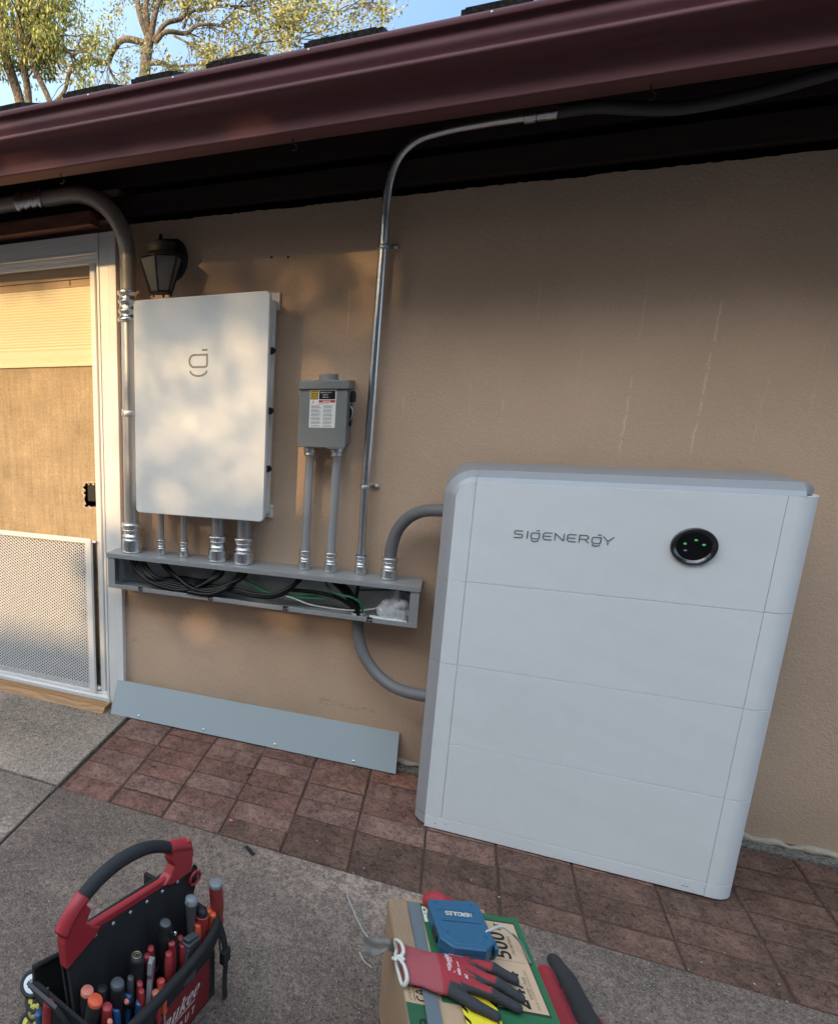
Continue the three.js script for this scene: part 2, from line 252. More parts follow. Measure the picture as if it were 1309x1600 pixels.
// ---------------------------------------------------------------- ground: slabs, brick band, soil
struct('ground', muv(new THREE.PlaneGeometry(240, 240).rotateX(-Math.PI / 2).translate(0, -0.07, 0)), M.soil);
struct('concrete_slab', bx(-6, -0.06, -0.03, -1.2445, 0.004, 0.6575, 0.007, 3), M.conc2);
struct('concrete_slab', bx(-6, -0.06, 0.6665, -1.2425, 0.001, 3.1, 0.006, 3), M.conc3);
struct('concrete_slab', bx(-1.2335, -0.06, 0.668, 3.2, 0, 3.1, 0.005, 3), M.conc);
{
  const paving = struct('brick_paving', muv(new THREE.BoxGeometry(5, 0.04, 0.7).translate(1.267, -0.0255, 0.315)), std({ color: lin(0.085, 0.043, 0.032), bumpMap: scaled(tFine, 6), bumpScale: 0.008, roughness: 1 }));
  seed = 401;
  const geo = (w, d, k) => {                       // a brick with worn, chamfered top edges: 9 quads
    const c = 0.002 + 0.0022 * rnd(), j = () => rr(-0.0012, 0.0012), hw = w / 2, hd = d / 2, top = [], mid = [], bot = [];
    for (const [sx, sz] of [[-1, -1], [1, -1], [1, 1], [-1, 1]]) { const x = sx * hw + j(), z = sz * hd + j(), y = rr(-0.0016, 0.0012); mid.push([x, y - c, z]); top.push([x - sx * c, y, z - sz * c]); bot.push([x, -0.05, z]); }
    const p = [], q = (a, b, cc, dd) => p.push(...a, ...b, ...cc, ...a, ...cc, ...dd);
    q(top[0], top[3], top[2], top[1]);
    for (let i = 0; i < 4; i++) { const n = (i + 1) % 4; q(mid[n], mid[i], top[i], top[n]); q(bot[n], bot[i], mid[i], mid[n]); }
    const g = new THREE.BufferGeometry(); g.setAttribute('position', new THREE.Float32BufferAttribute(p.flat(), 3)); g.computeVertexNormals(); return muv(g, 1, k * 0.37, k * 0.53);
  };
  const W = 0.2041, rows = [[0.562, 0.665], [0.4625, 0.5615], [0.359, 0.4615], [0.2555, 0.358], [0.152, 0.2545], [0.0485, 0.151]];
  const tall = Array.from({ length: 12 }, (_, k) => geo(W - 0.0042 - 0.0012 * (k % 3), 0.0962 + 0.0008 * (k % 4), k));
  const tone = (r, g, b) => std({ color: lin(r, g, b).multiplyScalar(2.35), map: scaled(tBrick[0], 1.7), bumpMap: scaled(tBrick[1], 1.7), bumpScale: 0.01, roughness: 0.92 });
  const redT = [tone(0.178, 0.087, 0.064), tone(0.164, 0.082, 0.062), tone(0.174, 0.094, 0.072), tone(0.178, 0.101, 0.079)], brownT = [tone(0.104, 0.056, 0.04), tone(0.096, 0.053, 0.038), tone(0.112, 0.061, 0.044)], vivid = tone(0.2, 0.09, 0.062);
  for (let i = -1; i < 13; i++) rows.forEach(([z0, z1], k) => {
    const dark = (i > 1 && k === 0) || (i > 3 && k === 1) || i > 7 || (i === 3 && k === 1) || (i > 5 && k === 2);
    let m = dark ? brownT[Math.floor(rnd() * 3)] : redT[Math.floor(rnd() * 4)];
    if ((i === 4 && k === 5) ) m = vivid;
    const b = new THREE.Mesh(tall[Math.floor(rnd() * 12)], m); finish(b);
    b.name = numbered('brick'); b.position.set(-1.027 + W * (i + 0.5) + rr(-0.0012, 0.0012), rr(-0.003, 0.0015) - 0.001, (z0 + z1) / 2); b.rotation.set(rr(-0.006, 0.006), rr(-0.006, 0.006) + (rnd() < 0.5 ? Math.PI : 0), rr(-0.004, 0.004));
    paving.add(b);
  });
}

// ---------------------------------------------------------------- the house wall
{
  const w = thing('stucco_wall', 'tan textured stucco wall behind the white battery and the electrical boxes', 'wall');
  const topY = (x) => 2.014 - 0.019 * (x - 0.2);
  const s = new THREE.Shape(); s.moveTo(-1.297, 0.018); s.lineTo(1.7, 0.018); seed = 77;
  for (let x = 1.7; x > -1.29; x -= 0.012) s.lineTo(x, topY(x) + rr(-0.0018, 0.0018) + 0.002 * Math.sin(x * 23) * Math.sin(x * 7)); s.lineTo(-1.297, topY(-1.297)); s.closePath();
  const g = new THREE.ExtrudeGeometry(s, { depth: 0.15, bevelEnabled: false }); g.translate(0, 0, -0.15);
  const p = g.attributes.position, uv = g.attributes.uv; for (let i = 0; i < p.count; i++) uv.setXY(i, (p.getX(i) - WX0) / (WX1 - WX0), p.getY(i) / WY1);
  // relief needs a real-size uv: the stucco map and the relief share one, so the relief repeats over it
  M.stucco.bumpMap = scaled(tStucco, (WX1 - WX0) / 0.3, WY1 / 0.3);
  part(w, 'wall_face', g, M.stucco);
  part(w, 'side_wall', merge([bx(1.7, 0.018, -0.15, 4.6, 2.2, -0.001, 0), bx(-6, 0.018, -0.15, -3.2, 2.3, -0.001, 0), bx(-3.2, 2.06, -0.15, -1.297, 2.3, -0.001, 0)]), M.stucco2);
  part(w, 'footing', bx(-1.23, -0.05, -0.02, 4.6, 0.0065, 0.046, 0.004), M.footing);
  { const pts = []; seed = 5; for (let x = -1.2; x < 1.6; x += 0.03) pts.push([x, 0.013 + rr(-0.004, 0.004), 0.003 + rr(-0.003, 0.004)]); part(w, 'caulk_bead', tube(pts, (t) => 0.011 + 0.005 * Math.sin(t * 140) * Math.sin(t * 57), { n: 300, seg: 7 }), M.caulk, 'rough pale caulk line at the foot of the wall'); }
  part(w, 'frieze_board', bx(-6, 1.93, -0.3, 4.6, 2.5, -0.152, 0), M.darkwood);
  for (const [x, y] of [[-0.681, 1.873], [-0.621, 1.868]]) part(w, 'screw', cyl(0.004, 0.003, 0.008, x, y, 0.003, 'z', 10), M.iron);
  part(w, 'screw_anchor', merge([cyl(0.009, 0.008, 0.006, -0.773, 0.559, 0.003, 'z', 14), cyl(0.004, 0.003, 0.012, -0.773, 0.559, 0.006, 'z', 8)]), M.cableWhite);
}

// ---------------------------------------------------------------- eave, roof edge and gutter (run a little downhill to the right)
const TILT = -0.019;
{
  const r = thing('roof_eave', 'dark wooden roof eave with rafters above the stucco wall', 'roof'); r.rotation.z = TILT;
  const slab = (z0, z1, y0, t, x0, x1, k = 0.33) => { const g = new THREE.BoxGeometry(x1 - x0, t, Math.hypot(z1 - z0, (z1 - z0) * k)); g.rotateX(Math.atan(k)); g.translate((x0 + x1) / 2, y0 + k * (z1 - z0) / 2, (z0 + z1) / 2); return muv(g); };
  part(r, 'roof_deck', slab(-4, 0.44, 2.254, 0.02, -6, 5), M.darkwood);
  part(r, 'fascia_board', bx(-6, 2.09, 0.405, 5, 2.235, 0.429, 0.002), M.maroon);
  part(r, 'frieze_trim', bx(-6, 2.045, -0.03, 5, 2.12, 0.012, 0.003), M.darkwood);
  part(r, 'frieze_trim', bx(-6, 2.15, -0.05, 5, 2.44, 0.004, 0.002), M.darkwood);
  for (let x = -5.2; x < 4; x += 0.61) part(r, 'rafter', slab(-0.05, 0.404, 2.2, 0.085, x, x + 0.04), M.darkwood);
  const undr = slab(-4, 0.5, 2.262, 0.012, -6, 5); part(r, 'roof_underlay', undr, M.shingle);
  for (const [a, b] of [[-2.6, -2.42], [-2.22, -2.1], [-1.98, -1.72], [-1.545, -1.392], [-1.246, -1.077], [-1.012, -0.879], [-0.781, -0.633], [-0.513, -0.319], [-0.146, 0.003], [0.2, 0.36], [0.5, 0.66], [0.84, 1.0]]) {
    part(r, 'shingle', slab(0.2, 0.525, 2.262, 0.013, a, b), M.shingle);
    part(r, 'shingle', slab(0.235, 0.515, 2.273, 0.007, a + 0.008, b - 0.02), M.shingle);
  }
}
{
  const g = thing('rain_gutter', 'dark maroon metal rain gutter along the roof edge', 'gutter'); g.rotation.z = TILT;
  const prof = [[0.43, 2.225], [0.55, 2.236], [0.564, 2.239], [0.5695, 2.2365], [0.571, 2.231], [0.5705, 2.2225], [0.568, 2.2205]];
  const curve = new THREE.CatmullRomCurve3([[0.5575, 2.2185], [0.5555, 2.21], [0.5605, 2.2], [0.5615, 2.19], [0.556, 2.177], [0.5545, 2.1705], [0.564, 2.1665], [0.567, 2.162], [0.5655, 2.156], [0.55, 2.149], [0.527, 2.141], [0.509, 2.126], [0.5015, 2.108], [0.5005, 2.096], [0.505, 2.085], [0.508, 2.077]].map(([z, y]) => V(0, y, z)), false, 'centripetal');
  for (const q of curve.getPoints(44)) prof.push([q.z, q.y]);
  prof.push([0.505, 2.0735], [0.43, 2.0735]);
  let geo = sweepX(prof, -6, 5);
  geo.deleteAttribute('normal'); geo.deleteAttribute('uv'); geo = mergeVertices(geo, 1e-6); geo.computeVertexNormals(); geo = muv(geo);
  part(g, 'gutter_trough', geo, M.maroon);
  for (const [x, y] of [[-1.13, 2.232], [-0.86, 2.232], [-0.49, 2.232], [-0.08, 2.232]]) part(g, 'rivet', new THREE.SphereGeometry(0.0035, 8, 6).translate(x, y, 0.5685), M.zinc);
  for (const [x, l] of [[-1.26, 'small metal cup hook under the gutter above the thick conduit elbow'], [-0.505, 'small metal cup hook under the gutter left of the slim conduit bend'], [0.3, 'small metal cup hook under the gutter above the dark flexible tail']]) {
    const h = single('cup_hook', l, 'hook', merge([tube([[0, 0.01, 0], [0, -0.006, 0], [0.006, -0.014, 0], [0.012, -0.022, 0], [0.006, -0.03, 0], [-0.004, -0.027, 0]], 0.0016, { seg: 6 })]), M.iron, { base: [x, 2.0735 + TILT * x, 0.46]  });
  }
}

// ---------------------------------------------------------------- sliding door with blind, old screen cloth and metal guard
{
  const d = thing('sliding_door', 'white framed patio door with blind and worn brown screen', 'door', [-2.1, 0, 0]);
  // casing with two shallow flutes
  const cas = (x0, y0, x1, y1, vert) => { const o = [], w = vert ? x1 - x0 : y1 - y0; for (const [a, b, z] of [[0, 0.12, 0.03], [0.12, 0.62, 0.026], [0.62, 1, 0.0285]]) o.push(vert ? bx(x0 + a * w, y0, -0.02, x0 + b * w, y1, z, 0.0025) : bx(x0, y0 + a * w, -0.02, x1, y0 + b * w, z + 0.0004, 0.0025)); return merge(o); };
  part(d, 'casing', cas(-1.383, 0.008, -1.297, 2.02, true), M.trim);
  part(d, 'casing', cas(-3.1, 1.945, -1.3832, 2.02, false), M.trim);
  part(d, 'head_frame', merge([bx(-3.1, 1.93, -0.05, -1.392, 1.9445, 0.012, 0.002), bx(-3.1, 1.915, -0.05, -1.392, 1.9295, 0.004, 0.002)]), M.trim);
  part(d, 'jamb', bx(-1.392, 0.02, -0.06, -1.3834, 1.944, 0.016, 0.002), M.trim);
  part(d, 'stile', merge([bx(-1.434, 0.02, -0.05, -1.4095, 1.914, 0.0, 0.004), bx(-1.4085, 0.02, -0.05, -1.3925, 1.914, -0.012, 0.003)]), M.trim);
  part(d, 'sill', merge([bx(-3.1, 0.004, -0.06, -1.37, 0.03, 0.032, 0.004), bx(-3.1, 0.03, -0.06, -1.39, 0.042, 0.006, 0.003)]), M.trim);
  part(d, 'back_panel', bx(-3.1, 0.03, -0.14, -1.4, 1.93, -0.12, 0), M.black);
  // pleated blind seen in the upper part
  const blind = std({ color: lin(0.74, 0.64, 0.44), roughness: 0.8, bumpMap: scaled(tMed, 3), bumpScale: 0.002 }), head = std({ color: lin(0.5, 0.36, 0.24), roughness: 0.85, map: scaled(tWood, 2, 30) });
  part(d, 'blind_headrail', bx(-3.05, 1.868, -0.05, -1.4345, 1.9145, -0.03, 0.002), head);
  part(d, 'blind_valance', bx(-3.05, 1.838, -0.052, -1.4345, 1.8675, -0.037, 0.001), head);
  const pleats = [], bl = []; for (let k = 0; k < 20; k++) { const y1 = 1.8375 - k * 0.0118, y0 = y1 - 0.0118; bl.push([-0.0395, y1], [-0.0378, (y0 + y1) / 2]); } bl.push([-0.0405, 1.601], [-0.037, 1.594], [-0.039, 1.585], [-0.037, 1.56], [-0.038, 1.532], [-0.034, 1.529], [-0.034, 1.519], [-0.046, 1.517], [-0.05, 1.8375]);
  part(d, 'blind', sweepX(bl.reverse(), -3.05, -1.4348), blind);
  part(d, 'pull_cord', cyl(0.0012, 0.0012, 0.02, -1.55, 1.856, -0.034, 'y', 6), M.iron);
  // worn woven screen cloth with a torn corner by the latch
  const sc = (() => { const N = 1024, a = fbm(1024, 8, 5, 131), b = noiseTile(1024, 256, 132), c = noiseTile(1024, 64, 133), st = noiseTile(1024, 128, 134); return tex(N, N, (x, y, o) => {
    const u = x / N, v = y / N, i = y * N + x, weave = 0.5 + 0.25 * Math.sin(x * 1.05) + 0.25 * Math.sin(y * 1.05), dust = 0.3 * st[(((y >> 4) % N) * N + x) % (N * N)] + 0.1 * st[(((x >> 4) % N) * N + y) % (N * N)] + 0.6 * a[i], k = (0.55 + 0.72 * dust) * (0.8 + 0.25 * weave) * (0.8 + 0.4 * b[i]);
    o[0] = 0.46 * k; o[1] = 0.345 * k; o[2] = 0.215 * k;
    const tear = Math.hypot((u - 0.958) * 1.15, (v - 0.274) * 1.0) * 1 , X = u - 0.955, Y = v - 0.27, jag = 0.018 * (c[i] - 0.5) + 0.008 * (b[i] - 0.5);
    const ins = X > -0.062 + jag && X < 0.06 && Y > -0.066 + jag && Y < 0.066 + jag ? 1 : 0, edge = X > -0.078 + jag && Y > -0.08 + jag && Y < 0.08 + jag;
    if (edge && b[i] > 0.52) { o[0] = 0.55; o[1] = 0.47; o[2] = 0.36; }
    if (u > 0.975 && v < 0.2 && b[i] > 0.55) { o[0] = 0.5; o[1] = 0.45; o[2] = 0.38; }
    if (ins || (u > 0.984 + jag * 0.5 && v < 0.23 && c[i] > 0.45)) o[3] = 0;
  }, true, false); })();
  const X0 = -2.2, X1 = -1.4346, Y0 = 0.045, Y1 = 1.526, cloth = std({ map: sc, roughness: 0.95, alphaTest: 0.5 });
  const pg = new THREE.BoxGeometry(X1 - X0, Y1 - 0.75, 0.0015).translate((X0 + X1) / 2, (Y1 + 0.75) / 2, -0.0445);
  { const p = pg.attributes.position, uv = pg.attributes.uv; for (let i = 0; i < p.count; i++) uv.setXY(i, (p.getX(i) - X0) / (X1 - X0), (p.getY(i) - 0.75) / (Y1 - 0.75)); }
  part(d, 'screen_cloth', pg, cloth, 'sun-bleached brown screen cloth with a torn corner');
  part(d, 'latch', merge([bx(-1.505, 0.93, -0.1, -1.4347, 1.012, -0.05, 0.004), bx(-1.51, 1.014, -0.09, -1.4347, 1.022, -0.048, 0.002)]), M.iron);
  // lower cloth behind the guard: tan cloth with its shade put into the dark colour
  part(d, 'lower_panel', bx(-3.05, 0.045, -0.06, -1.4348, 0.749, -0.045, 0.001), std({ color: lin(0.07, 0.066, 0.066), map: scaled(tMed, 2), roughness: 0.9 }));
  part(d, 'lit_cloth_strip', bx(-1.464, 0.045, -0.0445, -1.4349, 0.749, -0.04, 0.001), std({ color: lin(0.26, 0.19, 0.12), map: scaled(tMed, 3), roughness: 0.95 }));  // added strip: the lit cloth in the gap is put into its colour
  part(d, 'left_panel', bx(-3.05, 0.75, -0.06, -2.2005, 1.526, -0.044, 0.001), std({ color: lin(0.3, 0.205, 0.115), map: scaled(tMed, 2), roughness: 0.95 }));
}
{
  const g = thing('door_guard', 'white expanded metal guard panel in front of the lower door', 'security screen', [-2.1, 0.02, 0.012]);
  part(g, 'rail', bx(-3.0, 0.752, 0.004, -1.456, 0.773, 0.02, 0.003), M.trim);
  part(g, 'rail', bx(-3.0, 0.026, 0.004, -1.456, 0.048, 0.022, 0.003), M.trim);
  part(g, 'post', bx(-1.482, 0.028, 0.005, -1.452, 0.77, 0.023, 0.003), M.trim);
  part(g, 'hinge', bx(-1.4515, 0.757, 0.006, -1.432, 0.766, 0.016, 0.002), M.trim); part(g, 'hinge', bx(-1.4515, 0.05, -0.004, -1.432, 0.062, 0.01, 0.002), M.trim);
  // expanded diamonds: strands slanting both ways, past what can be picked apart one by one
  const strands = [], H = 0.0073, A = H / 2, hw = 0.0105;
  for (let r = 0; r < 97; r++) for (let c = 0; c < 74; c++) {
    const x1 = -1.487 - c * hw, x0 = x1 - hw, s = ((r + c) % 2 ? 1 : -1), ya = 0.0505 + (r + 0.5) * H;
    const b = new THREE.BoxGeometry(Math.hypot(hw, H) + 0.0016, 0.0042, 0.0014); b.rotateX(0.6 * s); b.rotateZ(Math.atan2(H * s, hw)); b.translate((x0 + x1) / 2, ya, 0.012 + 0.0005 * s); strands.push(b);
  }
  const m = part(g, 'mesh', merge(strands), M.trim); m.userData.kind = 'stuff';
}
single('wooden_threshold', 'brown wooden strip lying on the concrete below the door', 'wood strip', (() => { const g = sweepX([[0.046, 0.0045], [0.05, 0.022], [0.062, 0.026], [0.105, 0.026], [0.13, 0.0045]], -3.0, -1.353); return merge([g, ...[-1.353, -3.0].map((x) => { const s = new THREE.Shape([[0.046, 0.0045], [0.05, 0.022], [0.062, 0.026], [0.105, 0.026], [0.13, 0.0045]].map(([z, y]) => new THREE.Vector2(-z, y))); return new THREE.ShapeGeometry(s).rotateY(Math.PI / 2).translate(x, 0, 0); })]); })(), M.oak);
single('header_board', 'reddish brown board fixed above the door under the thick pipe', 'board', bx(-3.2, 2.038, 0.02, -1.372, 2.088, 0.09, 0.003), M.brownwood);

// ---------------------------------------------------------------- battery stack
{
  const b = thing('home_battery', 'large white battery tower with silver edge and round black display', 'battery', [0.37, 0, 0.22]);
  const ZF = 0.352, XL = -0.013, XS = 0.036, XR = 0.719, XE = 0.79, ZB = 0.09, G = 0.0005;
  const levels = [0.045, 0.313, 0.5805, 0.8475, 1.147];
  part(b, 'core', bx(-0.01, 0.004, 0.1, 0.745, 1.13, 0.34, 0.012, 4), M.core);
  // curved right-hand trim: straight front, rounded corner, flat side
  const planRight = (y0, y1) => { const s = new THREE.Shape(); s.moveTo(XR + 0.0001, -ZF); s.lineTo(XE - 0.052, -ZF); s.absarc(XE - 0.052, -ZF + 0.052, 0.052, -Math.PI / 2, 0, false); s.lineTo(XE, -ZB); s.lineTo(XE - 0.012, -ZB); s.lineTo(XE - 0.012, -ZF + 0.052); s.absarc(XE - 0.052, -ZF + 0.052, 0.04, 0, -Math.PI / 2, true); s.lineTo(XR + 0.0001, -ZF + 0.012); s.closePath(); const g = new THREE.ExtrudeGeometry(s, { depth: y1 - y0 - 0.0016, bevelEnabled: true, bevelThickness: 0.0006, bevelSize: 0.0006, bevelOffset: -0.0006, bevelSegments: 1, curveSegments: 14 }); g.rotateX(-Math.PI / 2); g.translate(0, y0 + 0.0008, 0); return muv(g); };
  // silver edge profile: [outward offset, z]
  const edge = [[0, ZF], [0.013, ZF - 0.010], [0.031, ZF - 0.034], [0.031, ZB]];
  const loft = (path, gap) => { // path of {p:[x,y], n:[nx,ny]}
    const pos = []; for (let i = 0; i + 1 < path.length; i++) for (let k = 0; k + 1 < edge.length; k++) { const at = (q, e) => [q.p[0] + q.n[0] * e[0], q.p[1] + q.n[1] * e[0], Math.max(ZB, e[1] - (q.dz ?? 0))]; const A = at(path[i], edge[k]), B = at(path[i + 1], edge[k]), C = at(path[i + 1], edge[k + 1]), D = at(path[i], edge[k + 1]); pos.push(...A, ...C, ...B, ...A, ...D, ...C); }
    const g = new THREE.BufferGeometry(); g.setAttribute('position', new THREE.Float32BufferAttribute(pos, 3)); let m = mergeVertices(g, 1e-6); m = m.toNonIndexed(); m.computeVertexNormals(); return muv(m); };
  const smoothPath = (pts) => pts;
  for (let k = 0; k < 4; k++) {
    const y0 = levels[k] + G, y1 = levels[k + 1] - G, top = k === 3;
    part(b, k === 3 ? 'controller_cover' : 'battery_cover', bx(XS + G, y0, ZF - 0.02, XR - G, y1, ZF + 0.0002, 0.0012, 2), M.battery);
    if (!top) part(b, 'left_trim', bx(XL, y0, ZF - 0.02, XS - G, y1, ZF, 0.0012, 2), M.battery);
    else { const s2 = new THREE.Shape(); const R = 0.049; s2.moveTo(XL, y0); s2.lineTo(XS - G, y0); s2.lineTo(XS - G, y1); s2.lineTo(XL + R, y1); s2.absarc(XL + R, y1 - R, R, Math.PI / 2, Math.PI, false); s2.closePath(); part(b, 'left_trim', new THREE.ExtrudeGeometry(s2, { depth: 0.02, bevelEnabled: false, curveSegments: 16 }).translate(0, 0, ZF - 0.02), M.battery); }
    part(b, 'right_trim', planRight(y0, y1), M.battery);
    if (!top) part(b, 'side_panel', loft([{ p: [XL, y0], n: [-1, 0] }, { p: [XL, y1], n: [-1, 0] }]), M.silver);
    else {
      const R = 0.049, pa = [{ p: [XL, y0], n: [-1, 0] }, { p: [XL, y1 - R], n: [-1, 0] }];
      for (let i = 1; i <= 14; i++) { const a = Math.PI - i / 14 * Math.PI / 2; pa.push({ p: [XL + R + R * Math.cos(a), y1 - R + R * Math.sin(a)], n: [Math.cos(a), Math.sin(a)] }); }
      part(b, 'corner_edge', loft(pa), M.silver);
      const tp = []; for (let i = 0; i <= 8; i++) tp.push({ p: [mix(XL + R + G * 2, 0.752, i / 8), y1], n: [0, 1] });
      const rp = []; for (let i = 0; i <= 10; i++) { const q = i / 10 * Math.PI / 2; rp.push({ p: [0.752 + 0.006 * Math.sin(q), y1], n: [0.98 * Math.sin(q), Math.cos(q) - 0.05 * Math.sin(q)], dz: 0.03 * Math.pow(Math.sin(q), 1.4) }); } part(b, 'top_lid', merge([loft(tp), loft(rp)]), M.silver);
    }
  }
  // base plinth
  part(b, 'plinth', bx(XS - 0.049, 0.002, ZF - 0.02, XR, 0.0445, ZF, 0.002), M.battery);
  part(b, 'plinth', planRight(0.002, 0.0452), M.battery);
  part(b, 'side_panel', loft([{ p: [XL, 0.012], n: [-1, 0] }, { p: [XL, 0.0442], n: [-1, 0] }]), M.silver);
  // small scuffs on the plinth
  for (const [x, y] of [[0.02, 0.022], [0.67, 0.02], [0.678, 0.0195], [0.05, 0.028]]) part(b, 'scuff', new THREE.BoxGeometry(0.007, 0.0016, 0.0004).rotateZ(0.5).translate(x, y, ZF + 0.0003), M.printGrey);
  // round status display
  const dx = 0.554, dy = 1.005, disp = part(b, 'display', lathe([[0.049, 0], [0.049, 0.006], [0.0475, 0.0085], [0.044, 0.0085], [0.037, 0.0035]], 0, 0, 0, 56).rotateX(Math.PI / 2).translate(dx, dy, ZF), std({ color: lin(0.1, 0.1, 0.105), metalness: 0.9, roughness: 0.22 }), 'round black display ring with small green lights');
  sub(disp, 'lens', lathe([[0.0375, 0.003], [0.03, 0.0033], [0.001, 0.0038]], 0, 0, 0, 48).rotateX(Math.PI / 2).translate(dx, dy, ZF), std({ color: lin(0.006, 0.006, 0.007), roughness: 0.07 }));
  const led = new THREE.MeshStandardMaterial({ color: lin(0.1, 0.3, 0.1), emissive: lin(0.1, 1, 0.16), emissiveIntensity: 0.13 }), off = std({ color: lin(0.16, 0.2, 0.28), roughness: 0.3 });
  for (const [x, y, m] of [[0.002, 0.017, led], [-0.0195, 0.006, led], [0.0195, 0.006, led], [-0.0165, -0.012, off]]) sub(disp, 'status_light', new THREE.SphereGeometry(0.003, 12, 8).scale(1.25, 0.95, 0.4).translate(dx + x, dy + y, ZF + 0.0042), m);
  // SIGENERGY lettering in thin rounded strokes
  const L = [], X = (i) => 0.149 + i * 0.0263, y0 = 0.9935, h = 0.0195, w = 0.02;
  const g_ = (x) => { L.push([[x + w, y0 + h * 0.86], [x + w, y0 + h * 0.15], [x + w - 0.002, y0], [x + 0.003, y0], [x, y0 + h * 0.2], [x, y0 + h * 0.66], [x + 0.003, y0 + h * 0.86], [x + w, y0 + h * 0.86]]); L.push(arc(x + w / 2, y0 - 0.0035, w * 0.42, 0.0045, Math.PI * 1.06, Math.PI * 1.94, 6)); L.push([[x + w * 0.62, y0 + h * 1.22], [x + w * 0.98, y0 + h * 1.22]]); };
  const e_ = (x) => { L.push([[x + w, y0 + h], [x + 0.004, y0 + h], [x, y0 + h * 0.8], [x, y0 + h * 0.2], [x + 0.004, y0], [x + w, y0]]); L.push([[x, y0 + h / 2], [x + w * 0.9, y0 + h / 2]]); };
  const s_ = (x) => L.push([[x + w, y0 + h], [x + 0.003, y0 + h], [x, y0 + h * 0.86], [x, y0 + h * 0.62], [x + 0.003, y0 + h * 0.5], [x + w - 0.002, y0 + h * 0.5], [x + w, y0 + h * 0.38], [x + w, y0 + h * 0.12], [x + w - 0.002, y0], [x, y0]]);
  s_(X(0) - 0.002); L.push([[X(1) + 0.004, y0], [X(1) + 0.004, y0 + h]]); g_(X(1) + 0.013); e_(X(3) - 0.01);
  L.push([[X(4) - 0.008, y0], [X(4) - 0.008, y0 + h], [X(4) + 0.013, y0], [X(4) + 0.013, y0 + h]]); e_(X(5) - 0.005);
  L.push([[X(6) - 0.003, y0], [X(6) - 0.003, y0 + h], [X(6) + 0.014, y0 + h], [X(6) + 0.017, y0 + h * 0.85], [X(6) + 0.017, y0 + h * 0.6], [X(6) + 0.014, y0 + h * 0.45], [X(6), y0 + h * 0.45]], [[X(6) + 0.009, y0 + h * 0.45], [X(6) + 0.018, y0]]); g_(X(7));
  L.push([[X(8) - 0.001, y0 + h], [X(8) + 0.01, y0 + h * 0.4], [X(8) + 0.022, y0 + h]], [[X(8) + 0.01, y0 + h * 0.2], [X(8) + 0.01, y0 - 0.001]]);
  part(b, 'lettering', strokes(L, 0.0029, ZF + 0.0009), M.printGrey);
}

// ---------------------------------------------------------------- white gateway cabinet
{
  const c = thing('electrical_cabinet', 'white electrical cabinet with rounded corners mounted left of the grey switch box', 'cabinet', [-0.897, 0.94, 0.08]);
  const s = new THREE.Shape(), R = 0.016, x0 = -1.156, x1 = -0.639, y0 = 0.94, y1 = 1.738; s.moveTo(x0 + R, y0); s.lineTo(x1 - R, y0); s.absarc(x1 - R, y0 + R, R, -Math.PI / 2, 0); s.lineTo(x1, y1 - R); s.absarc(x1 - R, y1 - R, R, 0, Math.PI / 2); s.lineTo(x0 + R, y1); s.absarc(x0 + R, y1 - R, R, Math.PI / 2, Math.PI); s.lineTo(x0, y0 + R); s.absarc(x0 + R, y0 + R, R, Math.PI, Math.PI * 1.5);
  part(c, 'front_cover', muv(new THREE.ExtrudeGeometry(s, { depth: 0.022, bevelEnabled: true, bevelThickness: 0.004, bevelSize: 0.004, bevelOffset: -0.004, bevelSegments: 4, curveSegments: 10 }).translate(0, 0, 0.134)), M.cabinet);
  part(c, 'body', bx(-1.142, 0.952, 0.012, -0.652, 1.722, 0.1345, 0.006, 3), M.cabinet);
  part(c, 'side_flange', bx(-0.652, 0.958, 0.06, -0.646, 1.712, 0.068, 0.001), M.cabinet);
  part(c, 'mounting_bracket', bx(-0.7, 1.69, 0.0, -0.643, 1.752, 0.012, 0.002), M.cabinet); part(c, 'mounting_bracket', bx(-0.7, 0.93, 0.0, -0.643, 0.98, 0.012, 0.002), M.cabinet);
  for (const y of [1.545, 1.337, 1.128]) { const l = part(c, 'latch', merge([bx(-0.6515, y - 0.012, 0.085, -0.638, y + 0.012, 0.112, 0.002), bx(-0.6375, y - 0.008, 0.092, -0.632, y + 0.009, 0.106, 0.0015)]), M.iron); sub(l, 'screw', cyl(0.0035, 0.003, 0.004, -0.630, y, 0.099, 'x', 10), M.iron); }
  const cx = -0.896, cy = 1.515, w = 0.0066;
  const D = [[cx + 0.034, cy + 0.021], [cx + 0.034, cy - 0.014], [cx + 0.0315, cy - 0.0195], [cx + 0.026, cy - 0.0215], [cx - 0.018, cy - 0.0215], ...arc(cx - 0.016, cy - 0.0003, 0.0185, 0.0213, -Math.PI / 2, -Math.PI * 1.5, 14), [cx + 0.034, cy + 0.021]];
  part(c, 'emblem', strokes([D, arc(cx + 0.001, cy - 0.031, 0.033, 0.022, Math.PI * 1.08, Math.PI * 1.92, 12), [[cx + 0.016, cy + 0.0375], [cx + 0.033, cy + 0.0375]]], w, 0.1603), M.logoTan);
}

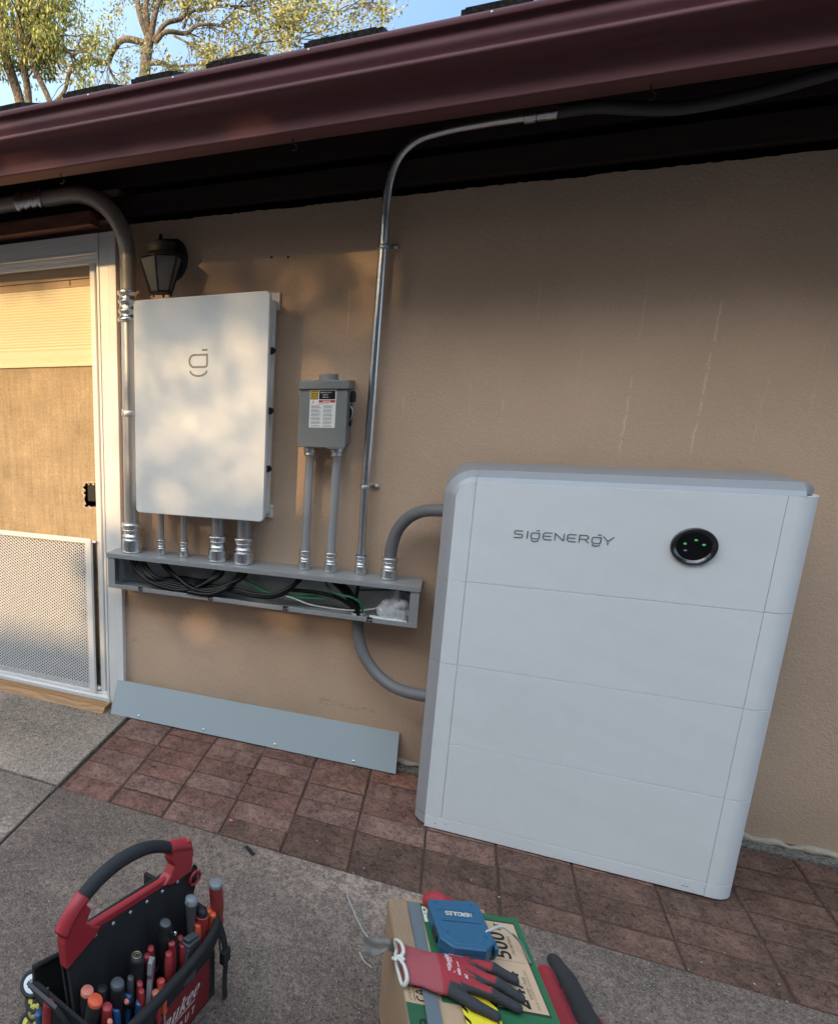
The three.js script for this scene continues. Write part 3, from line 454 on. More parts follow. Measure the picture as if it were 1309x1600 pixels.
// ---------------------------------------------------------------- conduits
const fitProfile = (r, h, lo) => { const k = r * 1.15, n = r * 1.4; return lo ? [[0, 0], [n, 0], [n * 1.05, 0.002], [n * 1.05, 0.005], [n, 0.008], [n, h * 0.42], [n * 0.95, h * 0.45], [k, h * 0.47], [k, h * 0.5], [k * 1.16, h * 0.53], [k * 1.16, h * 0.57], [k * 0.98, h * 0.61], [k * 0.98, h * 0.69], [k * 1.12, h * 0.73], [k * 1.2, h * 0.78], [k * 1.02, h * 0.81], [k * 1.24, h * 0.86], [k * 1.24, h * 0.96], [k * 1.08, h], [r * 0.9, h]] : [[r * 0.9, 0], [k * 1.05, 0], [k * 1.24, h * 0.03], [k * 1.24, h * 0.12], [k * 0.98, h * 0.17], [k * 0.98, h * 0.26], [k * 1.16, h * 0.31], [k * 1.16, h * 0.38], [k * 0.99, h * 0.43], [k * 0.99, h * 0.56], [k * 1.16, h * 0.61], [k * 1.16, h * 0.68], [k * 0.98, h * 0.73], [k * 0.98, h * 0.82], [k * 1.24, h * 0.87], [k * 1.24, h * 0.97], [k * 1.05, h], [r * 0.9, h]]; };
function ribs(r, h, x, y, z, n = 14) { const o = []; for (let i = 0; i < n; i++) { const a = i / n * Math.PI * 2; o.push(new THREE.BoxGeometry(0.0022, h, 0.002).translate(0, 0, r).rotateY(a).translate(x, y + h / 2, z)); } return merge(o); }
function connector(t, x, y, z, r, h, mat = M.zinc) {       // compression connector standing on the trough
  const f = part(t, 'connector', lathe(fitProfile(r, h, true), x, y, z, 32), mat); sub(f, 'nut_ribs', ribs(r * 1.385, h * 0.36, x, y + 0.005, z), mat); return f;
}
function straight(label, x, y0, y1, z, r, o = {}) {
  const t = thing('conduit', label, 'conduit', [x, y0, z], { group: o.group });
  part(t, 'pipe', tube([[x, y0 + 0.01, z], [x + (o.dx ?? 0) / 2, (y0 + y1) / 2, z], [x + (o.dx ?? 0), y1, z]], r, { seg: 20 }), o.mat ?? M.galv);
  connector(t, x, y0, z, r, o.h ?? 0.065, o.fit); return t;
}
const TY = 0.7505;
{
  const t = thing('thick_conduit', 'thick galvanized conduit rising beside the door and bending under the eave', 'conduit', [-1.226, TY, 0.06]);
  const x = -1.227, z = 0.06, r = 0.0305;
  part(t, 'pipe', tube([[x, TY + 0.05, z], [x, 1.2, z], [x, 1.72, z]], r, { seg: 28 }), M.galv, 'straight lower length of pipe');
  const el = [[x, 1.7, z], [x, 1.88, z]]; for (let i = 0; i <= 9; i++) { const a = i / 9 * Math.PI / 2; el.push([x - 0.255 + 0.255 * Math.cos(a), 1.905 + 0.255 * Math.sin(a), z]); } el.push([-1.56, 2.1605, z], [-1.66, 2.161, z]);
  part(t, 'elbow', tube(el, r * 1.02, { seg: 28, n: 90 }), M.elbow);
  part(t, 'pipe', tube([[-1.64, 2.161, z], [-2.4, 2.163, z], [-3.6, 2.165, z]], r, { seg: 24 }), M.elbow, 'horizontal length of pipe under the eave');
  part(t, 'coupling', lathe(fitProfile(r, 0.118, false), x, 1.675, z, 36), M.zinc);
  { const g = lathe(fitProfile(r, 0.125, false), 0, 0, 0, 36); g.rotateZ(Math.PI / 2); g.translate(-1.592, 2.161, z); part(t, 'coupling', g, M.zinc); }
  connector(t, x, TY, z, r, 0.125);
  part(t, 'strap', merge([new THREE.TorusGeometry(r + 0.002, 0.003, 8, 28, Math.PI * 1.2).rotateX(Math.PI / 2).scale(1, 4, 1).rotateY(-0.3).translate(x, 1.325, z), bx(-1.29, 1.312, 0.0, -1.255, 1.338, 0.012, 0.002), cyl(0.006, 0.006, 0.012, -1.2725, 1.325, 0.014, 'z', 8)]), M.zinc);
}
straight('thin galvanized conduit nearest the thick conduit, below the white cabinet', -1.092, TY, 0.962, 0.06, 0.0125, { mat: M.galvDull });
straight('second thin galvanized conduit from the left below the white cabinet', -0.991, TY, 0.962, 0.06, 0.0125, { mat: M.galvDull });
for (const [x, l] of [[-0.846, 'left of the two fat conduit stubs below the white cabinet'], [-0.741, 'right of the two fat conduit stubs below the white cabinet']]) {
  const t = thing('conduit_stub', l, 'conduit', [x, TY, 0.06]);
  const p = part(t, 'pipe', cyl(0.0265, 0.0265, 0.1, x, TY + 0.13, 0.06, 'y', 28), M.galvDull); sub(p, 'ribs', ribs(0.0266, 0.07, x, TY + 0.1, 0.06, 22), M.galvDull);
  part(t, 'nipple', cyl(0.02, 0.02, 0.03, x, TY + 0.195, 0.06, 'y', 24), M.steel);
  connector(t, x, TY, 0.06, 0.0265, 0.105);
}
for (const [x, l] of [[-0.504, 'grey painted conduit under the left side of the switch box'], [-0.409, 'grey painted conduit under the right side of the switch box']]) {
  const t = straight(l, x, TY, 1.2, 0.05, 0.0155, { mat: M.greyConduit, h: 0.075, dx: 0.002 });
  part(t, 'upper_connector', lathe([[0.013, 0], [0.0195, 0], [0.021, 0.004], [0.019, 0.01], [0.0205, 0.014], [0.0225, 0.024], [0.018, 0.03], [0.0185, 0.045], [0, 0.045]], x, 1.178, 0.05, 24), M.zinc);
}
{
  const t = thing('slim_conduit', 'slim shiny conduit running from the trough up to the eave', 'conduit', [-0.302, TY, 0.032]);
  const z = 0.034; part(t, 'pipe', tube([[-0.303, TY + 0.03, z], [-0.305, 1.0, z], [-0.302, 1.5, z], [-0.2985, 1.9, z], [-0.297, 2.0, z + 0.002], [-0.288, 2.07, z + 0.01], [-0.262, 2.125, z + 0.024], [-0.215, 2.155, z + 0.04], [-0.14, 2.163, z + 0.058], [-0.02, 2.16, z + 0.08], [0.085, 2.152, z + 0.1]], 0.0147, { seg: 18, n: 110 }), M.galvBright);
  const f = connector(t, -0.3035, TY, z + 0.001, 0.0147, 0.07); sub(f, 'blue_ring', lathe([[0.016, 0], [0.0195, 0.001], [0.0205, 0.006], [0.0195, 0.013], [0.016, 0.014]], -0.3035, TY + 0.058, z + 0.001, 24), M.blueBand);
  for (const [x, y] of [[-0.298, 1.866], [-0.306, 1.072]]) { const c = part(t, 'strap', merge([new THREE.TorusGeometry(0.0162, 0.0016, 8, 24).rotateX(Math.PI / 2).scale(1, 5, 1).translate(x, y, z), bx(x + 0.013, y - 0.006, 0.002, x + 0.044, y + 0.008, 0.007, 0.001)]), M.zinc); sub(c, 'screw', new THREE.SphereGeometry(0.008, 12, 8).scale(1, 1, 0.8).translate(x + 0.036, y + 0.001, 0.01), M.zinc); }
  part(t, 'eave_connector', merge([tube([[0.07, 2.153, z + 0.097], [0.1, 2.151, z + 0.103]], 0.0195, { seg: 16 }), tube([[0.1, 2.151, z + 0.103], [0.15, 2.146, z + 0.113]], 0.018, { seg: 16 })]), M.zinc);
  part(t, 'flexible_tail', tube([[0.145, 2.147, z + 0.112], [0.24, 2.139, z + 0.125], [0.33, 2.118, z + 0.13], [0.42, 2.104, z + 0.13], [0.56, 2.11, z + 0.13], [0.7, 2.13, z + 0.13], [0.9, 2.165, z + 0.13], [1.2, 2.2, z + 0.13]], 0.0165, { seg: 14, n: 70 }), M.flexDark);
}
{
  const t = thing('flexible_conduit', 'grey flexible conduit curving from the trough top to the battery', 'conduit', [-0.202, TY, 0.06]);
  part(t, 'hose', tube([[-0.202, TY + 0.05, 0.06], [-0.2, 0.865, 0.061], [-0.185, 0.93, 0.07], [-0.15, 0.982, 0.09], [-0.105, 1.012, 0.12], [-0.05, 1.025, 0.16], [0.0, 1.027, 0.18]], 0.0205, { seg: 20, n: 60 }), M.flex);
  connector(t, -0.202, TY, 0.06, 0.0195, 0.08);
}
{
  const t = thing('flexible_conduit', 'grey flexible conduit looping from below the trough to the battery foot', 'conduit', [-0.3, 0.6, 0.055]);
  part(t, 'hose', tube([[-0.297, 0.596, 0.06], [-0.297, 0.55, 0.06], [-0.286, 0.495, 0.064], [-0.255, 0.435, 0.078], [-0.205, 0.39, 0.1], [-0.15, 0.372, 0.13], [-0.1, 0.375, 0.16], [-0.04, 0.385, 0.185], [0, 0.387, 0.19]], 0.0215, { seg: 20, n: 60 }), M.flex);
  part(t, 'bushing', lathe([[0.019, 0], [0.026, 0], [0.026, 0.012], [0.018, 0.016], [0.017, 0.004]], -0.297, 0.6005, 0.06, 24), M.cableWhite, 'white bushing where the wires enter');
}

// ---------------------------------------------------------------- safety switch
{
  const s = thing('switch_box', 'grey safety switch box with warning label and black side lever', 'switch box', [-0.452, 1.215, 0.06]);
  part(s, 'box', bx(-0.533, 1.2185, 0.004, -0.372, 1.412, 0.112, 0.004, 3), M.switchPaint);
  part(s, 'door', merge([bx(-0.534, 1.213, 0.1125, -0.3705, 1.4105, 0.122, 0.003, 3), bx(-0.434, 1.21, 0.108, -0.372, 1.2175, 0.121, 0.001)]), M.switchPaint);
  part(s, 'rain_hood', bx(-0.5375, 1.411, 0.002, -0.3665, 1.4415, 0.13, 0.004, 3), M.switchPaint);
  part(s, 'hub', lathe([[0.034, 0], [0.034, 0.004], [0.0325, 0.006], [0.0325, 0.017], [0.03, 0.021], [0.0, 0.0225]], -0.4465, 1.4414, 0.07, 36), M.switchPaint);
  for (const [x, y, z] of [[-0.493, 1.4435, 0.08], [-0.4, 1.4435, 0.08], [-0.537, 1.394, 0.105]]) part(s, 'screw', new THREE.SphereGeometry(0.004, 10, 8).translate(x, y, z), M.steel);
  part(s, 'lever_plate', bx(-0.3718, 1.29, 0.03, -0.368, 1.41, 0.1, 0.001), M.switchPaint);
  const lv = part(s, 'lever', merge([cyl(0.017, 0.016, 0.016, -0.36, 1.383, 0.075, 'x', 18), bx(-0.366, 1.366, 0.06, -0.3535, 1.405, 0.094, 0.005), bx(-0.3675, 1.285, 0.066, -0.361, 1.36, 0.084, 0.003)]), M.black); sub(lv, 'hasp', tube([[-0.365, 1.355, 0.09], [-0.356, 1.34, 0.096], [-0.357, 1.32, 0.096], [-0.366, 1.305, 0.09]], 0.0022, { seg: 6 }), M.galvDull);
  const lab = canvasTex(360, 520, (c, w, h) => {
    c.fillStyle = '#e9e7e2'; c.fillRect(0, 0, w, h);
    c.fillStyle = '#141012'; c.fillRect(124, 12, w - 136, 118); c.fillStyle = '#101010'; c.fillRect(8, 12, 104, 118); c.fillStyle = '#d9b21c'; c.fillRect(18, 24, 84, 94); c.fillStyle = '#151515'; c.fillRect(30, 40, 60, 62); c.fillStyle = '#d9b21c'; c.fillRect(40, 50, 40, 42); c.fillStyle = '#151515'; c.font = 'bold 34px sans-serif'; c.fillText('D', 48, 83);
    c.fillStyle = '#e8e4e0'; c.font = 'bold 21px sans-serif'; ['GENERAL DUTY', 'SAFETY', 'SWITCH'].forEach((t, i) => c.fillText(t, 140 + (i ? 34 : 0), 44 + i * 32));
    c.fillStyle = '#b9332f'; c.fillRect(124, 140, w - 136, 34); c.font = 'bold 30px sans-serif'; c.fillText('!', 40, 178); c.beginPath(); c.moveTo(46, 146); c.lineTo(66, 182); c.lineTo(26, 182); c.closePath(); c.lineWidth = 4; c.strokeStyle = '#b9332f'; c.stroke(); c.fillStyle = '#f0e9e4'; c.font = 'bold 27px sans-serif'; c.fillText('DANGER', 176, 167);
    c.fillStyle = '#b9332f'; c.font = 'bold 14px sans-serif'; c.fillText('HAZARDOUS VOLTAGE', 112, 196);
    c.fillStyle = '#6d6a6c'; seed = 12; for (let k = 0; k < 2; k++) for (let y = 214, n = 0; y < h - 16; y += 11, n++) if (n % 5 !== 4) c.fillRect(22 + k * 168, y, 148 * rr(0.72, 1), 4.5);
  });
  const g = new THREE.BoxGeometry(0.0885, 0.1275, 0.0006).translate(-0.4525, 1.3455, 0.1223); part(s, 'warning_label', g, [M.cableWhite, M.cableWhite, M.cableWhite, M.cableWhite, std({ map: lab, roughness: 0.4 }), M.cableWhite]);
}

// ---------------------------------------------------------------- wiring trough with its cover off
{
  const t = thing('wiring_trough', 'long grey open wiring trough mounted on the wall below the conduits', 'wiring trough', [-0.704, 0.6, 0.06]);
  const x0 = -1.313, x1 = -0.094, y0 = 0.6, y1 = 0.75, z1 = 0.12;
  part(t, 'back', bx(x0, y0 + 0.004, 0.001, x1, y1 - 0.003, 0.004, 0), std({ color: lin(0.46, 0.47, 0.47), roughness: 0.45 }));  // same paint as the shell, lightened to put light inside into the colour
  part(t, 'top', merge([bx(x0 - 0.003, y1 - 0.003, 0.001, x1 + 0.003, y1, z1 + 0.006, 0.0012), bx(x0 - 0.003, y1 - 0.019, z1 + 0.0025, x1 + 0.003, y1 - 0.0032, z1 + 0.006, 0.0012)]), M.greyPaint);
  part(t, 'bottom', merge([bx(x0 + 0.002, y0, 0.001, x1 - 0.002, y0 + 0.003, z1 - 0.002, 0.001), bx(x0, y0 - 0.001, z1 - 0.0018, x1, y0 + 0.0165, z1 + 0.002, 0.0012)]), M.greyPaint);
  part(t, 'end_wall', merge([bx(x0, y0 + 0.0032, 0.001, x0 + 0.003, y1 - 0.0032, z1 - 0.002, 0.0008), bx(x0, y0 + 0.017, z1 - 0.0018, x0 + 0.033, y1 - 0.0035, z1 + 0.001, 0.001)]), M.greyPaint);
  part(t, 'end_wall', merge([bx(x1 - 0.003, y0 + 0.0032, 0.001, x1, y1 - 0.0032, z1 - 0.002, 0.0008), bx(x1 - 0.03, y0 + 0.017, z1 - 0.0018, x1, y1 - 0.0035, z1 + 0.001, 0.001)]), M.greyPaint);
  for (const x of [-1.159, -0.852, -0.553, -0.251]) part(t, 'cover_clip', merge([bx(x - 0.01, y0 + 0.0135, z1 + 0.001, x + 0.009, y0 + 0.0185, z1 + 0.005, 0), bx(x - 0.009, y0 + 0.001, z1 + 0.0022, x - 0.0045, y0 + 0.0134, z1 + 0.0038, 0), bx(x - 0.001, y0 + 0.002, z1 + 0.0022, x + 0.009, y0 + 0.007, z1 + 0.0038, 0)]), M.black);
  part(t, 'plate', bx(-0.75, 0.668, 0.0042, -0.69, 0.716, 0.006, 0.001), std({ color: lin(0.34, 0.35, 0.36), roughness: 0.4 }));
  for (const [x, y] of [[-0.655, 0.703], [-1.262, 0.636], [-0.64, 0.62]]) part(t, 'screw', cyl(0.0075, 0.006, 0.004, x, y, 0.006, 'z', 14), M.zinc);
}
{
  const C = (pts, r, m, name, label, group) => single(name, label, 'cable', tube(pts, r, { seg: 9, n: 46 }), m, { group });
  let bLabel = '', bGroup = null;
  const bl = (pts, r = 0.0062) => C(pts.map(([x, y, z]) => [x, y, 0.012 + z * 1.08]), r * 1.4, M.cableBlack, 'black_cable', bLabel, bGroup);
  const bSet = (l, g) => { bLabel = l; bGroup = g ?? null; };
  seed = 88;
  bSet('black cable of the big loop at the left end of the trough', 'big loop of black cables');
  for (let k = 0; k < 7; k++) { const o = k * 0.0075; bl([[-1.238 + o * 1.1, 0.746, 0.05 + (k % 2) * 0.02], [-1.222 + o * 1.3, 0.705, 0.055], [-1.165 + o * 1.6, 0.655 - (k % 3) * 0.004, 0.075], [-1.07 + o, 0.628 + k * 0.0045, 0.09 - k * 0.01], [-0.965 + o, 0.623 + k * 0.0055, 0.085 - k * 0.008], [-0.885 + o, 0.66 + k * 0.004, 0.07], [-0.848 + o * 0.6, 0.705, 0.06], [-0.84 + o * 0.5, 0.747, 0.056]]); }
  bSet('black cable looping between the second thin conduit and the right fat stub', 'second loop of black cables');
  for (let k = 0; k < 3; k++) { const o = k * 0.007; bl([[-1.098 + o, 0.747, 0.055], [-1.08 + o, 0.71, 0.055], [-1.03 + o, 0.67, 0.06], [-0.95 + o, 0.638, 0.07 + k * 0.01], [-0.87 + o, 0.632, 0.075 + k * 0.008], [-0.8 + o, 0.655, 0.07], [-0.76 + o, 0.7, 0.06], [-0.747 + o, 0.747, 0.057]], 0.0058); }
  bSet('thick black cable rising steeply to the right fat conduit stub', 'thick black cables under the right stub');
  for (let k = 0; k < 3; k++) { const o = k * 0.008; bl([[-0.95, 0.624 + o * 0.3, 0.1 - o], [-0.85, 0.626 + o, 0.1 - o], [-0.775, 0.666 + o * 0.5, 0.08], [-0.742 + o, 0.71, 0.062], [-0.735 + o * 0.7, 0.747, 0.058]], 0.0066); }
  bSet('black cable sweeping up to the left switch conduit', 'black cables to the switch');
  for (let k = 0; k < 2; k++) { const o = k * 0.008; bl([[-0.9, 0.64 + o, 0.06], [-0.78, 0.641 + o, 0.07], [-0.67, 0.636 + o, 0.085], [-0.6, 0.643 + o, 0.08], [-0.55, 0.672 + o, 0.07], [-0.52 + o, 0.715, 0.055], [-0.508 + o, 0.747, 0.05]], 0.0058); }
  bSet('black cable running flat along the trough to the white bushing');
  bl([[-0.56, 0.662, 0.04], [-0.5, 0.667, 0.045], [-0.42, 0.667, 0.05], [-0.36, 0.655, 0.055], [-0.318, 0.63, 0.058], [-0.303, 0.607, 0.06]], 0.0055);
  bSet('thickest black cable dropping from the right switch conduit to the bushing');
  bl([[-0.416, 0.747, 0.05], [-0.4, 0.725, 0.05], [-0.36, 0.695, 0.055], [-0.325, 0.66, 0.06], [-0.302, 0.63, 0.062], [-0.296, 0.605, 0.06]], 0.0072);
  bSet('black cable just right of the thickest one above the bushing');
  bl([[-0.4, 0.747, 0.045], [-0.37, 0.72, 0.045], [-0.335, 0.69, 0.05], [-0.305, 0.645, 0.055], [-0.29, 0.605, 0.055]], 0.0065);
  bSet('thin black cable dropping from the slim conduit to the bushing');
  bl([[-0.305, 0.747, 0.036], [-0.306, 0.7, 0.04], [-0.308, 0.66, 0.05], [-0.292, 0.605, 0.064]], 0.005);
  const gr = (p, l, r = 0.0032) => C(p.map(([x, y, z]) => [x, y, z + 0.03]), r * 1.3, M.cableGreen, 'green_cable', l, null);
  gr([[-0.745, 0.735, 0.05], [-0.74, 0.7, 0.045], [-0.7, 0.672, 0.05], [-0.63, 0.65, 0.055], [-0.55, 0.651, 0.05], [-0.5, 0.656, 0.045], [-0.44, 0.662, 0.03]], 'green ground wire between the black loops left in the trough', 0.0036);
  gr([[-0.74, 0.69, 0.03], [-0.66, 0.655, 0.04], [-0.6, 0.648, 0.05], [-0.52, 0.645, 0.05], [-0.42, 0.65, 0.05]], 'green ground wire running lowest along the trough middle', 0.003);
  gr([[-0.42, 0.73, 0.05], [-0.405, 0.7, 0.06], [-0.37, 0.68, 0.066], [-0.32, 0.676, 0.068], [-0.285, 0.655, 0.066], [-0.28, 0.62, 0.06]], 'green wire curving down to the white bushing in the trough', 0.0036);
  gr([[-0.3, 0.692, 0.02], [-0.24, 0.7, 0.02], [-0.17, 0.708, 0.02], [-0.11, 0.706, 0.03]], 'green wire running right behind the clear plastic bag', 0.003);
  C([[-0.6, 0.652, 0.09], [-0.54, 0.644, 0.09], [-0.47, 0.628, 0.095], [-0.4, 0.622, 0.09], [-0.33, 0.622, 0.085], [-0.27, 0.628, 0.075], [-0.21, 0.65, 0.06], [-0.19, 0.69, 0.05], [-0.188, 0.74, 0.05]], 0.0028, M.cableWhite, 'white_cable', 'thin off-white cable sagging along the right half of the trough', null);
  C([[-0.345, 0.66, 0.06], [-0.33, 0.645, 0.066], [-0.312, 0.62, 0.066], [-0.306, 0.606, 0.062]], 0.003, M.cableRed, 'red_cable', 'short red wire entering the white bushing of the trough', null);
  // clear bag with small parts
  const bag = thing('plastic_bag', 'clear plastic bag of small white parts at the right end of the trough', 'plastic bag', [-0.18, 0.603, 0.06]);
  seed = 31; const lump = []; for (let i = 0; i < 9; i++) lump.push([rr(-0.225, -0.135), rr(0.622, 0.675), rr(0.03, 0.09), rr(0.012, 0.022)]);
  part(bag, 'film', sdfMesh((x, y, z) => { let d = capsule(x, y, z, [-0.205, 0.63, 0.06], [-0.15, 0.632, 0.06], 0.03, 0.032); d = smin(d, capsule(x, y, z, [-0.18, 0.64, 0.06], [-0.168, 0.705, 0.05], 0.03, 0.008), 0.02); for (const [a, b, c, r] of lump) d = smin(d, Math.hypot(x - a, y - b, z - c) - r * 0.9, 0.008); d += 0.0022 * Math.sin(x * 310 + y * 190) * Math.sin(z * 260 + y * 170); return Math.max(d, 0.604 - y, z - 0.114, 0.006 - z, x + 0.104); }, [-0.178, 0.655, 0.06], 0.075, 44), M.bagPlastic);
  for (const [a, b, c, r] of lump.slice(0, 5)) part(bag, 'fitting', lathe([[0, 0], [r * 0.55, 0], [r * 0.55, r * 0.4], [r * 0.35, r * 0.4], [r * 0.35, r * 1.1], [0, r * 1.1]], 0, 0, 0, 12).rotateZ(rr(-1.5, 1.5)).rotateY(rr(0, 6)).translate(a, b - 0.004, c), M.cableWhite);
  single('paper_sheet', 'white folded paper slip under the clear plastic bag in the trough', 'paper', (() => { const g = new THREE.BoxGeometry(0.125, 0.0012, 0.05, 14, 1, 4), p = g.attributes.position; for (let i = 0; i < p.count; i++) p.setY(i, p.getY(i) + 0.004 * Math.sin(p.getX(i) * 60) * Math.cos(p.getZ(i) * 50) + 0.003); g.rotateY(0.12); g.translate(-0.192, 0.6065, 0.09); g.computeVertexNormals(); return g; })(), std({ color: lin(0.75, 0.75, 0.74), roughness: 0.7 }));
}

// ---------------------------------------------------------------- trough cover leaning on the wall
{
  const L = 1.2, H = 0.152, c = thing('trough_cover', 'blue-grey metal trough cover leaning on the wall at ground level', 'metal cover', [-0.724, 0.003, 0.095], { ry: 0.024 });
  const lean = Math.asin(0.075 / H), tilt = (g) => g.rotateX(-lean);
  part(c, 'panel', tilt(merge([bx(-L / 2, 0, -0.0016, L / 2, H, 0.0016, 0.0007), bx(-L / 2, H - 0.002, -0.012, L / 2, H, -0.0018, 0.0006), bx(-L / 2, 0, -0.012, L / 2, 0.002, -0.0018, 0.0006)])), M.coverPaint);
  for (const x of [-0.462, -0.162, 0.142, 0.448]) part(c, 'screw', tilt(merge([new THREE.SphereGeometry(0.006, 14, 8).scale(1, 1, 0.6).translate(x, 0.016, 0.002)])), M.zinc);
}

// ---------------------------------------------------------------- wall lantern
{
  const t = thing('wall_lantern', 'black six-sided wall lantern with clear panes above the white cabinet', 'lantern', [-1.07, 1.765, 0.1]);
  const cx = -1.07, cz = 0.1, y0 = 1.768, y1 = 1.886, r0 = 0.041, r1 = 0.082, pt = (i, r, y) => [cx + r * Math.cos(i * Math.PI / 3 + 0.35), y, cz + r * Math.sin(i * Math.PI / 3 + 0.35)];
  for (let i = 0; i < 6; i++) {
    part(t, 'bar', tube([pt(i, r0, y0), pt(i, r1, y1)], 0.0042, { seg: 6 }), M.iron);
    const a = pt(i, r0 * 0.97, y0 + 0.002), b = pt(i + 1, r0 * 0.97, y0 + 0.002), c = pt(i + 1, r1 * 0.97, y1 - 0.002), d = pt(i, r1 * 0.97, y1 - 0.002), g = new THREE.BufferGeometry();
    g.setAttribute('position', new THREE.Float32BufferAttribute([...a, ...c, ...b, ...a, ...d, ...c], 3)); g.computeVertexNormals(); g.setAttribute('uv', new THREE.Float32BufferAttribute([0, 0, 1, 1, 1, 0, 0, 0, 0, 1, 1, 1], 2)); part(t, 'pane', g, M.glass);
    part(t, 'rim', merge([tube([pt(i, r0, y0), pt(i + 1, r0, y0)], 0.004, { seg: 6 }), tube([pt(i, r1, y1), pt(i + 0.5, r1 * 0.93, y1 + 0.006), pt(i + 1, r1, y1)], 0.0045, { seg: 6 })]), M.iron);
    part(t, 'foot', new THREE.BoxGeometry(0.006, 0.012, 0.006).translate(...pt(i, r0 * 0.95, y0 - 0.007)), M.iron);
  }
  part(t, 'cap', lathe([[0.083, 0], [0.084, 0.004], [0.07, 0.012], [0.056, 0.018], [0.052, 0.022], [0.05, 0.044], [0.056, 0.047], [0.054, 0.053], [0.03, 0.06], [0.012, 0.064], [0.006, 0.07], [0.008, 0.078], [0.005, 0.084], [0, 0.085]], cx, y1, cz, 24), M.iron);
  part(t, 'bulb', lathe([[0, 0.088], [0.008, 0.084], [0.013, 0.07], [0.017, 0.05], [0.014, 0.03], [0.009, 0.02], [0.009, 0.0], [0, 0]], cx, y0 + 0.006, cz, 16), new THREE.MeshPhysicalMaterial({ color: lin(0.9, 0.88, 0.8), transmission: 0.6, thickness: 0, roughness: 0.2 }));
  part(t, 'base', cyl(0.04, 0.04, 0.004, cx, y0, cz, 'y', 6), M.iron);
  part(t, 'arm', tube([[cx + 0.002, 1.9, cz - 0.09], [cx + 0.01, 1.935, cz - 0.075], [cx + 0.02, 1.948, cz - 0.045], [cx + 0.01, 1.944, cz - 0.01]], 0.011, { seg: 10, n: 30 }), M.iron);
  part(t, 'back_plate', lathe([[0, 0.02], [0.045, 0.018], [0.058, 0.01], [0.062, 0]], 0, 0, 0, 28).rotateX(Math.PI / 2).scale(1, 1.25, 1).translate(cx + 0.006, 1.896, 0.0), M.iron);
}

